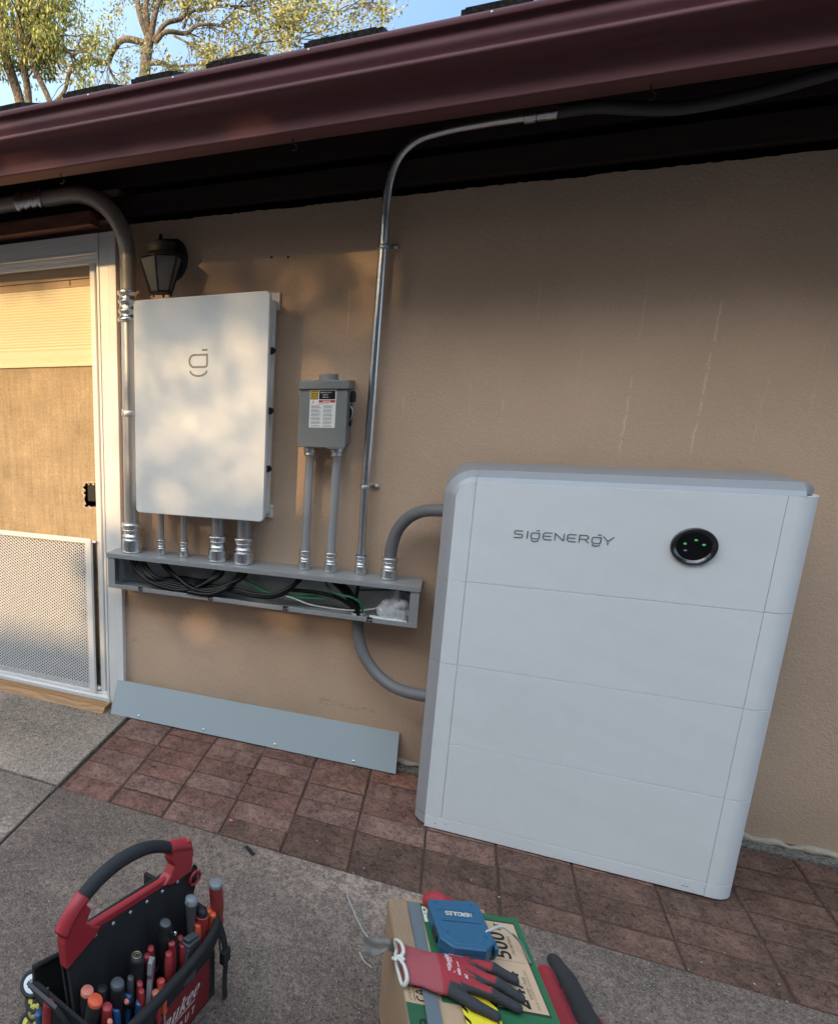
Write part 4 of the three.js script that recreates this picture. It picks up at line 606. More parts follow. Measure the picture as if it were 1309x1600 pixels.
// ---------------------------------------------------------------- open tool bag and its tools (own axes: x towards the viewer, y up, z towards the back)
const BAG = { o: [-0.425, 0, 1.215], ry: Math.atan2(-0.969, -0.247) };
const bagAt = (s, y, w) => { const c = Math.cos(BAG.ry), n = Math.sin(BAG.ry); return [BAG.o[0] + s * c + w * n, y, BAG.o[2] - s * n + w * c]; };
const inBag = (name, label, cat, s, y, w, group) => thing(name, label, cat, bagAt(s, y, w), { ry: BAG.ry, group });
{
  const b = inBag('tool_bag', 'open black and red tool bag with black grip handle', 'tool bag', 0, 0, 0);
  const sheet = (prof, x0, x1) => sweepX(prof, x0, x1);
  const wavy = (g, k = 0.003) => { const p = g.attributes.position; for (let i = 0; i < p.count; i++) { const x = p.getX(i), y = p.getY(i); p.setZ(i, p.getZ(i) + k * Math.sin(x * 34 + y * 11) * sst(0.02, 0.2, y)); } g.computeVertexNormals(); return g; };
  const wall = (x0, y0, z0, x1, y1, z1) => { const g = new THREE.BoxGeometry(x1 - x0, y1 - y0, z1 - z0, 16, 10, 4); g.translate((x0 + x1) / 2, (y0 + y1) / 2, (z0 + z1) / 2); return g; };
  // front wall: lower part upright, dark hem flaring out on top
  const fw = wall(0.004, 0.004, 0.012, 0.358, 0.215, 0.02), fp = fw.attributes.position; for (let i = 0; i < fp.count; i++) { const y = fp.getY(i), x = fp.getX(i); fp.setZ(i, fp.getZ(i) - 0.026 * sst(0.11, 0.22, y) * (0.7 + 0.3 * Math.sin(x * 8 + 0.4))); } fw.computeVertexNormals();
  part(b, 'front_wall', muv(fw), M.fabricBlack);
  part(b, 'hem', tube([[0.0, 0.222, 0.006], [0.03, 0.218, -0.006], [0.1, 0.214, -0.014], [0.2, 0.213, -0.015], [0.3, 0.214, -0.011], [0.36, 0.217, 0.0]], 0.0075, { seg: 8, n: 40 }), M.fabricBlack);
  const redMap = canvasTex(1024, 340, (c, w, h) => {
    c.fillStyle = '#7a1a20'; c.fillRect(0, 0, w, h); seed = 3; for (let i = 0; i < 5000; i++) { c.fillStyle = rnd() < 0.5 ? 'rgba(0,0,0,0.07)' : 'rgba(255,150,150,0.035)'; c.fillRect(rnd() * w, rnd() * h, 3, 3); }
    c.fillStyle = '#d8cfcc'; c.strokeStyle = '#d8cfcc'; c.save(); c.translate(150, 168); c.transform(1, 0, -0.32, 1, 0, 0); c.font = 'italic bold 132px serif'; c.fillText('Milwaukee', 0, 0, 760); c.restore();
    c.lineWidth = 9; c.beginPath(); c.moveTo(230, 196); c.quadraticCurveTo(560, 176, 850, 192); c.stroke();
    c.save(); c.translate(330, 290); c.transform(1, 0, -0.25, 1, 0, 0); c.font = 'bold 74px sans-serif'; let x = 0; for (const ch of 'PACKOUT') { c.fillText(ch, x, 0); x += 78; } c.restore();
  });
  const pl = new THREE.BoxGeometry(0.332, 0.112, 0.003).rotateY(Math.PI).translate(0.19, 0.066, 0.0105);
  const rm = std({ color: lin(0.17, 0.02, 0.025), roughness: 0.7 }); part(b, 'front_panel', pl, [rm, rm, rm, rm, std({ map: redMap, roughness: 0.65, bumpMap: scaled(tFine, 6), bumpScale: 0.0006 }), rm], 'dark red front panel with white lettering');
  part(b, 'end_wall', muv(wavy(wall(-0.006, 0.004, 0.014, 0.004, 0.225, 0.222))), M.fabricBlack);
  part(b, 'end_wall', muv(wavy(wall(0.356, 0.004, 0.014, 0.364, 0.2, 0.222))), M.fabricBlack);
  const low = (g) => { const q = g.attributes.position; for (let i = 0; i < q.count; i++) q.setY(i, q.getY(i) * (1 - 0.42 * clamp((0.36 - q.getX(i)) / 0.3))); g.computeVertexNormals(); return g; };
  part(b, 'back_wall', muv(low(wavy(wall(-0.004, 0.004, 0.216, 0.362, 0.235, 0.224), 0.004))), M.fabricBlack);
  part(b, 'back_hem', low(tube([[-0.004, 0.238, 0.22], [0.12, 0.241, 0.223], [0.25, 0.239, 0.219], [0.362, 0.236, 0.221]], 0.006, { seg: 8, n: 30 })), M.fabricBlack);
  part(b, 'bottom', bx(-0.006, 0.001, 0.01, 0.364, 0.012, 0.224, 0.004), M.black);
  const part0 = part; { const part = (g, n, geo, m, l) => { const q = geo.attributes.position; for (let i = 0; i < q.count; i++) { const x = q.getX(i), y = q.getY(i); q.setZ(i, q.getZ(i) - 0.006 + 0.13 * x * clamp(y / 0.33, 0, 1.1)); q.setY(i, y + (y > 0.3 ? 0.075 * (x - 0.2) : 0)); } return part0(g, n, geo, m, l); };
  // stiff divider with red rail, rivets and handle
  const ds = new THREE.Shape(); ds.moveTo(0.0, 0.015); ds.lineTo(0.345, 0.015); ds.lineTo(0.345, 0.29); ds.quadraticCurveTo(0.342, 0.314, 0.32, 0.314); ds.lineTo(0.0, 0.318); ds.quadraticCurveTo(-0.034, 0.315, -0.034, 0.27); ds.lineTo(-0.012, 0.2); ds.lineTo(0, 0.015);
  const dw = (y) => 0.1; part(b, 'divider', muv(new THREE.ExtrudeGeometry(ds, { depth: 0.007, bevelEnabled: true, bevelSize: 0.002, bevelThickness: 0.002, bevelSegments: 2 }).translate(0, 0, 0.097)), M.fabricBlack);
  part(b, 'divider_back', muv(new THREE.ExtrudeGeometry(ds, { depth: 0.006, bevelEnabled: false }).translate(0, 0.006, 0.118)), M.fabricBlack);
  part(b, 'stitched_line', tube([[0.31, 0.2, 0.0945], [0.16, 0.204, 0.0943], [0.02, 0.206, 0.0945]], 0.0016, { seg: 6 }), std({ color: lin(0.06, 0.06, 0.062), roughness: 0.8 }));
  part(b, 'rail', bx(0.04, 0.316, 0.094, 0.315, 0.334, 0.108, 0.005, 3), M.red);
  const lug = (pts) => { const s = new THREE.Shape(); s.moveTo(...pts[0]); for (const p of pts.slice(1)) s.lineTo(...p); s.closePath(); return muv(new THREE.ExtrudeGeometry(s, { depth: 0.016, bevelEnabled: true, bevelSize: 0.003, bevelThickness: 0.004, bevelSegments: 3 }).translate(0, 0, 0.093)); };
  part(b, 'handle_mount', merge([lug([[0.352, 0.292], [0.352, 0.33], [0.34, 0.362], [0.3, 0.392], [0.286, 0.372], [0.302, 0.348], [0.285, 0.33], [0.27, 0.322], [0.28, 0.312]]), tube([[0.35, 0.345, 0.101], [0.32, 0.382, 0.101], [0.292, 0.404, 0.101]], 0.0148, { seg: 14 })]), M.red);
  part(b, 'handle_mount', merge([lug([[-0.004, 0.318], [-0.01, 0.37], [0.0, 0.398], [0.05, 0.402], [0.056, 0.376], [0.046, 0.355], [0.06, 0.336], [0.08, 0.324], [0.06, 0.316]]), tube([[-0.002, 0.383, 0.101], [0.03, 0.397, 0.101], [0.06, 0.405, 0.101]], 0.0148, { seg: 14 })]), M.red);
  part(b, 'grip', tube([[0.297, 0.399, 0.101], [0.26, 0.421, 0.101], [0.2, 0.438, 0.101], [0.13, 0.436, 0.101], [0.08, 0.418, 0.101], [0.055, 0.403, 0.101]], (t) => 0.0138 + 0.001 * Math.sin(t * Math.PI), { seg: 16, n: 50 }), std({ color: lin(0.013, 0.013, 0.014), roughness: 0.75, bumpMap: scaled(tFine, 10), bumpScale: 0.0006 }));
  for (let k = 0; k < 7; k++) part(b, 'rivet', new THREE.SphereGeometry(0.005, 10, 8).scale(1, 1, 0.5).translate(0.325 - k * 0.048, 0.306, 0.0945), M.zinc);
  part(b, 'ring', new THREE.TorusGeometry(0.016, 0.0035, 8, 24).scale(1.1, 1, 1).translate(-0.018, 0.274, 0.09), M.red); part(b, 'snap', new THREE.SphereGeometry(0.011, 12, 8).scale(1, 1, 0.6).translate(-0.018, 0.276, 0.093), M.iron);
  }
  part(b, 'end_flap', muv(wavy(new THREE.BoxGeometry(0.007, 0.15, 0.085, 3, 8, 6).rotateZ(-0.42).translate(0.372, 0.185, 0.15), 0.002)), std({ color: lin(0.045, 0.043, 0.046), roughness: 0.75 }));
  part(b, 'end_pocket', muv(wavy(new THREE.BoxGeometry(0.006, 0.13, 0.07, 3, 8, 6).rotateZ(-0.1).translate(0.377, 0.13, 0.07), 0.003)), M.fabricBlack);
  part(b, 'strap', tube([[-0.006, 0.2, 0.004], [-0.012, 0.15, -0.008], [-0.012, 0.09, -0.012], [-0.006, 0.05, -0.014], [0.0, 0.012, -0.02]], 0.011, { seg: 8, flat: 0.25 }), M.fabricBlack);
  part(b, 'buckle', bx(-0.026, 0.1, -0.018, 0.004, 0.135, -0.004, 0.003), M.black);
  part(b, 'pocket_lining', merge([wall(0.02, 0.03, 0.034, 0.35, 0.12, 0.038), wall(0.02, 0.03, 0.068, 0.35, 0.15, 0.072), bx(0.01, 0.05, 0.02, 0.35, 0.055, 0.095, 0)]), M.black);
  part(b, 'side_ring', tube([[0.383, 0.162, 0.142], [0.392, 0.152, 0.142], [0.392, 0.135, 0.138], [0.382, 0.128, 0.134]], 0.002, { seg: 6 }), M.steel);
}
{
  const orange = std({ color: lin(0.6, 0.09, 0.035), roughness: 0.4 }), redG = std({ color: lin(0.3, 0.028, 0.03), roughness: 0.5 }), salmon = std({ color: lin(0.55, 0.17, 0.12), roughness: 0.5 }), blueG = std({ color: lin(0.03, 0.09, 0.22), roughness: 0.35 }), greyG = std({ color: lin(0.06, 0.062, 0.065), roughness: 0.5 }), blackG = M.black, capGrey = std({ color: lin(0.17, 0.18, 0.19), roughness: 0.4 }), brass = std({ color: lin(0.3, 0.27, 0.14), metalness: 0.8, roughness: 0.4 });
  const driver = (label, s, h, w, r, len, handle, cap, tilt = [0, 0]) => {
    const t = inBag('screwdriver', label, 'screwdriver', s, h, w), sp = (g) => g.rotateX(tilt[0]).rotateZ(tilt[1]);
    part(t, 'handle', sp(lathe([[r * 0.55, -len], [r * 0.8, -len * 0.93], [r * 0.72, -len * 0.78], [r * 0.95, -len * 0.6], [r, -len * 0.3], [r * 0.97, -len * 0.08], [r * 0.9, -0.004]], 0, 0, 0, 12)), handle);
    part(t, 'end_cap', sp(lathe([[r * 0.98, -0.008], [r * 0.95, -0.002], [r * 0.8, 0.001], [0, 0.002]], 0, 0, 0, 20)), cap);
    part(t, 'shaft', sp(cyl(0.003, 0.003, 0.08, 0, -len - 0.035, 0, 'y', 10)), M.steel); return t;
  };
  const pliers = (label, s, h, w, mat, spread, len, r, turn = 0, head = M.iron) => {
    const t = inBag('pliers', label, 'pliers', s, h, w);
    for (const k of [1, -1]) part(t, 'handle', tube([[k * spread * 0.75, 0, 0], [k * spread, -len * 0.25, 0], [k * spread * 0.9, -len * 0.6, 0], [k * spread * 0.35, -len, 0]], (q) => r * (0.85 + 0.25 * Math.sin(q * 3)), { seg: 10, n: 24, flat: 1.15 }).rotateY(turn), mat);
    part(t, 'jaw', bx(-0.012, -len - 0.045, -0.006, 0.012, -len + 0.004, 0.006, 0.004).rotateY(turn), head); return t;
  };
  driver('largest red screwdriver with a grey end cap at the far end of the bag', -0.012, 0.3, 0.02, 0.0165, 0.12, std({ color: lin(0.24, 0.035, 0.03), roughness: 0.35 }), capGrey, [0.05, -0.06]);
  pliers('orange handled cutters below the largest red screwdriver', 0.004, 0.232, 0.02, orange, 0.008, 0.1, 0.009, 1.2);
  { const t = inBag('hammer', 'black hammer handle with round grey end beside the divider', 'hammer', 0.063, 0.3, 0.034); part(t, 'handle', lathe([[0.009, -0.16], [0.01, -0.1], [0.012, -0.05], [0.0145, -0.012], [0.0135, -0.002]], 0, 0, 0, 16).scale(1, 1, 0.8), greyG); part(t, 'end_cap', lathe([[0.0143, -0.01], [0.013, 0.001], [0.006, 0.0035], [0, 0.004]], 0, 0, 0, 18), capGrey); }
  { const t = inBag('nut_driver', 'dark nut driver with red collar behind the orange grips', 'nut driver', 0.041, 0.262, 0.02); part(t, 'handle', lathe([[0.01, -0.12], [0.013, -0.06], [0.0145, -0.02], [0.013, -0.012]], 0, 0, 0, 16), redG); part(t, 'knob', lathe([[0.0135, -0.014], [0.0125, 0], [0.006, 0.004], [0, 0.004]], 0, 0, 0, 16), M.iron); part(t, 'collar', new THREE.TorusGeometry(0.0135, 0.0025, 8, 20).rotateX(Math.PI / 2).translate(0, -0.013, 0), redG); }
  pliers('orange handled pliers between hammer and grey block', 0.051, 0.235, 0.024, orange, 0.006, 0.09, 0.0085, 0.6);
  { const t = inBag('flashlight', 'black flashlight with a clip standing against the divider', 'flashlight', 0.136, 0.28, 0.05); part(t, 'body', lathe([[0.014, -0.14], [0.0145, -0.05], [0.017, -0.045], [0.017, -0.03], [0.0145, -0.026], [0.0145, -0.006], [0.0125, 0]], 0, 0, 0, 20), M.black); part(t, 'tail_cap', lathe([[0.0122, -0.001], [0.011, 0.003], [0.004, 0.0035], [0, 0.0035]], 0, 0, 0, 18), greyG); part(t, 'clip', bx(-0.004, -0.07, -0.0185, 0.004, -0.012, -0.0155, 0.001), M.iron); }
  { const t = inBag('flashlight', 'small black penlight next to the larger black flashlight', 'flashlight', 0.128, 0.262, 0.03); part(t, 'body', lathe([[0.007, -0.12], [0.0075, -0.02], [0.006, -0.004]], 0, 0, 0, 14), M.black); part(t, 'button', lathe([[0.0045, -0.005], [0.004, 0.002], [0, 0.003]], 0, 0, 0, 12), M.steel); }
  pliers('dark red handled pliers standing open in the bag middle', 0.152, 0.246, 0.024, redG, 0.0185, 0.1, 0.0085, 0.45);
  { const t = inBag('stapler', 'dark grey block-shaped stapler leaning at the front hem', 'stapler', 0.087, 0.225, 0.016); part(t, 'body', bx(-0.022, -0.1, -0.011, 0.022, -0.012, 0.011, 0.004).rotateZ(0.2), greyG); part(t, 'grip', bx(-0.024, -0.011, -0.012, 0.024, -0.002, 0.012, 0.003).rotateZ(0.2), greyG); part(t, 'lever', bx(-0.02, -0.001, -0.008, 0.022, 0.006, 0.008, 0.003).rotateZ(0.32), greyG); }
  { const t = inBag('hex_key_handle', 'black handle with a pale ring symbol at the divider foot', 'hand tool', 0.231, 0.272, 0.05); part(t, 'handle', lathe([[0.01, -0.13], [0.0135, -0.05], [0.0145, -0.01], [0.0125, 0.0], [0, 0.001]], 0, 0, 0, 18), M.black); part(t, 'ring_mark', new THREE.TorusGeometry(0.0085, 0.0013, 6, 24).rotateX(Math.PI / 2).translate(0, 0.0012, 0), brass); part(t, 'mark', new THREE.TorusGeometry(0.004, 0.001, 6, 16, 4.6).rotateX(Math.PI / 2).translate(0, 0.0015, 0), brass); }
  pliers('black handled pliers left of the dark red pliers', 0.24, 0.235, 0.056, greyG, 0.016, 0.1, 0.0075, 0.5, M.steel);
  { const t = inBag('wrench', 'dull grey adjustable wrench head beside the red pliers', 'wrench', 0.2, 0.238, 0.032); const s = new THREE.Shape(); s.moveTo(-0.006, -0.1); s.lineTo(-0.009, -0.025); s.lineTo(-0.02, -0.012); s.lineTo(-0.016, 0.006); s.lineTo(-0.004, 0.001); s.lineTo(0.002, 0.012); s.lineTo(0.018, 0.004); s.lineTo(0.016, -0.016); s.lineTo(0.008, -0.026); s.lineTo(0.006, -0.1); part(t, 'head', muv(new THREE.ExtrudeGeometry(s, { depth: 0.008, bevelEnabled: true, bevelSize: 0.001, bevelThickness: 0.001, bevelSegments: 2 }).rotateZ(0.5).rotateY(0.5)), M.galvDull); part(t, 'thumb_wheel', cyl(0.005, 0.005, 0.01, -0.005, -0.012, 0.008, 'x', 12), M.steel); }
  driver('short orange screwdriver with a round ball end near the hem', 0.195, 0.203, 0.016, 0.0095, 0.07, orange, std({ color: lin(0.5, 0.06, 0.05), roughness: 0.4 }), [0.2, 0.1]);
  driver('short screwdriver with a pale orange end cap below the ball end', 0.217, 0.194, 0.012, 0.0092, 0.07, redG, salmon, [0.1, 0]);
  driver('blue screwdriver in the middle of the front pocket', 0.262, 0.203, 0.046, 0.008, 0.08, blueG, blueG, [0, 0.1]);
  driver('blue screwdriver nearest the front hem', 0.259, 0.2, 0.02, 0.0082, 0.08, blueG, blueG, [-0.1, 0]);
  driver('blue screwdriver closest to the near end of the bag', 0.3, 0.202, 0.046, 0.0085, 0.08, blueG, blueG, [0.15, 0.1]);
  driver('thick black screwdriver with bright orange end cap', 0.336, 0.243, 0.066, 0.0155, 0.11, M.fabricBlack, orange, [-0.15, 0.1]);
  driver('black screwdriver with dull red end cap beside the divider', 0.335, 0.248, 0.09, 0.0135, 0.1, M.black, salmon, [0, 0.05]);
  driver('dark red screwdriver right of the bright orange end cap', 0.325, 0.23, 0.046, 0.011, 0.09, redG, redG, [-0.1, 0]);
  driver('black screwdriver with a grey marked end in the bag middle', 0.29, 0.255, 0.05, 0.0145, 0.11, M.black, greyG, [0, 0]);
  driver('thin screwdriver with salmon tip leaning across the blue ones', 0.287, 0.22, 0.03, 0.0055, 0.07, M.black, salmon, [-0.2, -0.5]);
  driver('thin screwdriver with salmon tip at the lower picture edge', 0.335, 0.215, 0.03, 0.006, 0.07, redG, salmon, [-0.2, -0.3]);
  pliers('dark red handled cutters at the front hem below the stapler', 0.105, 0.222, 0.03, redG, 0.012, 0.09, 0.0078, 0.8);
  pliers('dark red handled pliers half hidden left of the black flashlight', 0.18, 0.235, 0.06, redG, 0.013, 0.1, 0.0078, 0.3);
  pliers('red handled strippers near the olive brass ring handle', 0.248, 0.225, 0.026, redG, 0.011, 0.09, 0.0072, 0.9);
  driver('black screwdriver with a dark cap between the wrench and the divider', 0.205, 0.232, 0.062, 0.0115, 0.1, M.black, M.iron, [0.1, 0.1]);
  driver('orange handled screwdriver beside the flashlight base', 0.118, 0.232, 0.05, 0.0095, 0.09, orange, orange, [0.05, -0.1]);
  driver('black screwdriver behind the bright orange end cap', 0.305, 0.235, 0.078, 0.012, 0.1, M.black, M.iron, [0.05, 0.1]);
  // rolls hanging on the outside of the near end
  const yellow = std({ color: lin(0.55, 0.47, 0.07), roughness: 0.45 }), pale = std({ color: lin(0.7, 0.71, 0.72), roughness: 0.5 }), olive = std({ color: lin(0.28, 0.24, 0.04), roughness: 0.5 });
  for (const [s, y, w, r, m, l] of [[0.35, 0.168, 0.243, 0.0175, pale, 'topmost tape roll with a white face on the bag side'], [0.358, 0.148, 0.222, 0.0165, yellow, 'tape roll with a bright yellow face below the white one'], [0.372, 0.136, 0.214, 0.012, olive, 'smallest tape roll with an olive face on the bag side'], [0.388, 0.122, 0.207, 0.017, yellow, 'lowest tape roll with a cracked yellow face on the bag side']]) {
    const t = inBag('tape_roll', l, 'tape roll', s, y, w), o = (g) => g.rotateZ(-0.5).rotateX(-0.35);
    part(t, 'roll', o(lathe([[0, -0.012], [r * 1.45, -0.012], [r * 1.5, -0.009], [r * 1.5, 0.008], [r * 1.4, 0.011], [r * 1.05, 0.011], [r, 0.007]], 0, 0, 0, 28)), M.black);
    part(t, 'face', o(lathe([[r * 1.04, 0.0085], [r, 0.0096], [r * 0.5, 0.0112], [r * 0.42, 0.009], [r * 0.4, 0.004], [0, 0.004]], 0, 0, 0, 28)), m);
    part(t, 'core_rib', o(new THREE.BoxGeometry(r * 1.2, 0.002, 0.003).translate(0, 0.011, 0)), M.black);
  }
  { const t = inBag('carabiner', 'red carabiner clip hanging on the near end of the bag', 'carabiner', 0.385, 0.188, 0.15); part(t, 'body', tube([[0, 0.03, 0], [0.003, 0.01, 0.001], [0.008, -0.03, 0], [0.012, -0.06, -0.002]], (q) => 0.011 - 0.003 * q, { seg: 12 }), redG); part(t, 'loop', tube([[0.012, -0.06, -0.01], [0.018, -0.09, -0.014], [0.024, -0.125, -0.008], [0.024, -0.125, 0.008], [0.018, -0.09, 0.012], [0.012, -0.06, 0.008]], 0.0032, { seg: 8 }), redG); part(t, 'pin', cyl(0.002, 0.002, 0.04, 0.0, 0.045, 0, 'y', 8), M.steel); }
  driver('blue screwdriver hanging outside between the tape rolls and the red clip', 0.38, 0.158, 0.19, 0.009, 0.08, blueG, blueG, [0.1, 0]);
}

// ---------------------------------------------------------------- cardboard cable box with case and gloves
const BOX = { o: [-0.076, 0, 1.088], ry: 0.2177, W: 0.263, H: 0.3, D: 0.36 };
const boxAt = (u, y, v) => { const c = Math.cos(BOX.ry), n = Math.sin(BOX.ry); return [BOX.o[0] + u * c + v * n, y, BOX.o[2] - u * n + v * c]; };
const onBox = (name, label, cat, u, y, v, turn = 0) => thing(name, label, cat, boxAt(u, y, v), { ry: BOX.ry + turn });
{
  const b = onBox('cardboard_box', 'green printed cardboard cable box with blue case and glove on top', 'cardboard box', 0, 0, 0);
  const kraft = '#a98a6c', green = '#1f5a36', S = 2900;
  const top = canvasTex(Math.round(BOX.W * S), Math.round(BOX.D * S), (c, w, h) => {
    const R = (u0, v0, u1, v1, f) => { c.fillStyle = f; c.fillRect(u0 * S, v0 * S, (u1 - u0) * S, (v1 - v0) * S); };
    R(0, 0, 1, 1, kraft); R(0.066, 0, 0.263, 0.238, green); R(0.0, 0.252, 0.055, 0.36, '#1d4f30'); R(0.16, 0.2, 0.263, 0.36, green);
    R(0.16, 0.014, 0.252, 0.234, '#12301f'); R(0.164, 0.018, 0.25, 0.228, '#b99a7c');
    R(0.068, 0.006, 0.083, 0.05, '#d9d7c4'); R(0.0705, 0.013, 0.0745, 0.019, '#1b1b18'); R(0.0775, 0.032, 0.0805, 0.04, '#1b1b18'); R(0.07, 0.024, 0.08, 0.029, '#a9a792');
    const T = (t, u, v, px, f, font = 'bold', r = -Math.PI / 2) => { c.save(); c.translate(u * S, v * S); c.rotate(r); c.fillStyle = f; c.font = font + ' ' + px + 'px sans-serif'; c.fillText(t, 0, 0); c.restore(); };
    T('500', 0.222, 0.112, 118, '#171411', 'bold'); T('FT', 0.222, 0.04, 50, '#171411'); T('(152 METERS)', 0.232, 0.1, 22, '#4a3d30'); T('24/4', 0.222, 0.224, 118, '#171411', 'bold'); T('SOLID COPPER UNSHIELDED', 0.238, 0.222, 20, '#4a3d30', ''); T('GAUGE / PAIR', 0.232, 0.2, 22, '#4a3d30');
    R(0.168, 0.1155, 0.246, 0.1163, '#5a4a3a');
    T('CAT', 0.036, 0.247, 62, '#171411'); T('5e', 0.04, 0.325, 120, '#0c2415'); R(0.0165, 0.19, 0.018, 0.246, '#4a3a2c'); T('ETHERNET', 0.013, 0.246, 22, '#4a3a2c', '');
    for (let k = 0; k < 5; k++) R(0.075 + k * 0.006, 0.2, 0.0765 + k * 0.006, 0.232, '#2f6d47');
    seed = 17; for (let i = 0; i < 9000; i++) { c.fillStyle = rnd() < 0.5 ? 'rgba(0,0,0,0.05)' : 'rgba(255,240,220,0.04)'; c.fillRect(rnd() * w, rnd() * h, 2 + rnd() * 5, 2); }
  });
  const km = std({ color: lin(0.33, 0.215, 0.13), map: scaled(grey(N5, nBig, 0.75, 1.0), 3), bumpMap: scaled(tFine, 5), bumpScale: 0.0006, roughness: 0.85 }), gm = std({ color: lin(0.02, 0.1, 0.045), roughness: 0.7 });
  part(b, 'carton', bx(0, 0.001, 0, BOX.W, BOX.H - 0.0015, BOX.D, 0.003), km);
  const tg = new THREE.PlaneGeometry(BOX.W - 0.002, BOX.D - 0.002, 24, 30).rotateX(-Math.PI / 2).translate(BOX.W / 2, BOX.H, BOX.D / 2), tp = tg.attributes.position; for (let i = 0; i < tp.count; i++) tp.setY(i, tp.getY(i) + 0.0012 + 0.0018 * Math.sin(tp.getX(i) * 22) * Math.sin(tp.getZ(i) * 17)); tg.computeVertexNormals();
  part(b, 'top_print', tg, std({ map: top, roughness: 0.62, bumpMap: scaled(tMed, 2), bumpScale: 0.0006 }));
  part(b, 'flap', merge([new THREE.BoxGeometry(0.036, 0.003, 0.13, 4, 1, 10).rotateZ(0.05).rotateX(-0.015).translate(0.0185, BOX.H + 0.0065, 0.068)]), km, 'loose plain kraft flap on the left');
  part(b, 'rear_flap', bx(0.035, BOX.H - 0.004, -0.012, 0.2, BOX.H + 0.001, -0.002, 0.001).rotateX(0.0), km);
  const grayTape = new THREE.MeshPhysicalMaterial({ color: lin(0.115, 0.135, 0.15), roughness: 0.35, clearcoat: 0.3 });
  const tape = (u0, u1, v0, v1, sk) => { const g = new THREE.BoxGeometry(u1 - u0, 0.0008, v1 - v0, 4, 1, 20).translate((u0 + u1) / 2, BOX.H + 0.0042, (v0 + v1) / 2), p = g.attributes.position; for (let i = 0; i < p.count; i++) { p.setX(i, p.getX(i) + sk * (p.getZ(i) - v0)); p.setY(i, p.getY(i) + 0.0006 * Math.sin(p.getZ(i) * 120 + p.getX(i) * 60)); } g.computeVertexNormals(); return g; };
  part(b, 'packing_tape', tape(0.0405, 0.066, 0.001, 0.359, -0.03), grayTape, 'greyish packing tape strip across the top');
  const cau = canvasTex(256, 512, (c, w, h) => { c.fillStyle = '#d8c32c'; c.fillRect(0, 0, w, h); c.fillStyle = '#15130c'; for (let y = -40; y < h; y += 76) for (const x of [0, w - 34]) { c.beginPath(); c.moveTo(x, y); c.lineTo(x + 34, y + 36); c.lineTo(x + 34, y + 66); c.lineTo(x, y + 30); c.fill(); } c.fillStyle = 'rgba(90,70,10,0.25)'; c.fillRect(0, 250, w, 4); c.fillRect(130, 0, 3, h); });
  const yg = new THREE.BoxGeometry(0.062, 0.001, 0.15, 3, 1, 8).translate(0.127, BOX.H + 0.005, 0.281); { const p = yg.attributes.position, u = yg.attributes.uv; for (let i = 0; i < p.count; i++) { u.setXY(i, (p.getX(i) - 0.096) / 0.062, 1 - (p.getZ(i) - 0.206) / 0.15); p.setX(i, p.getX(i) + 0.012 * Math.sin((p.getZ(i) - 0.2) * 3)); } }
  part(b, 'warning_tape', yg, std({ map: cau, roughness: 0.45 }), 'yellow warning tape with black edge marks');
}
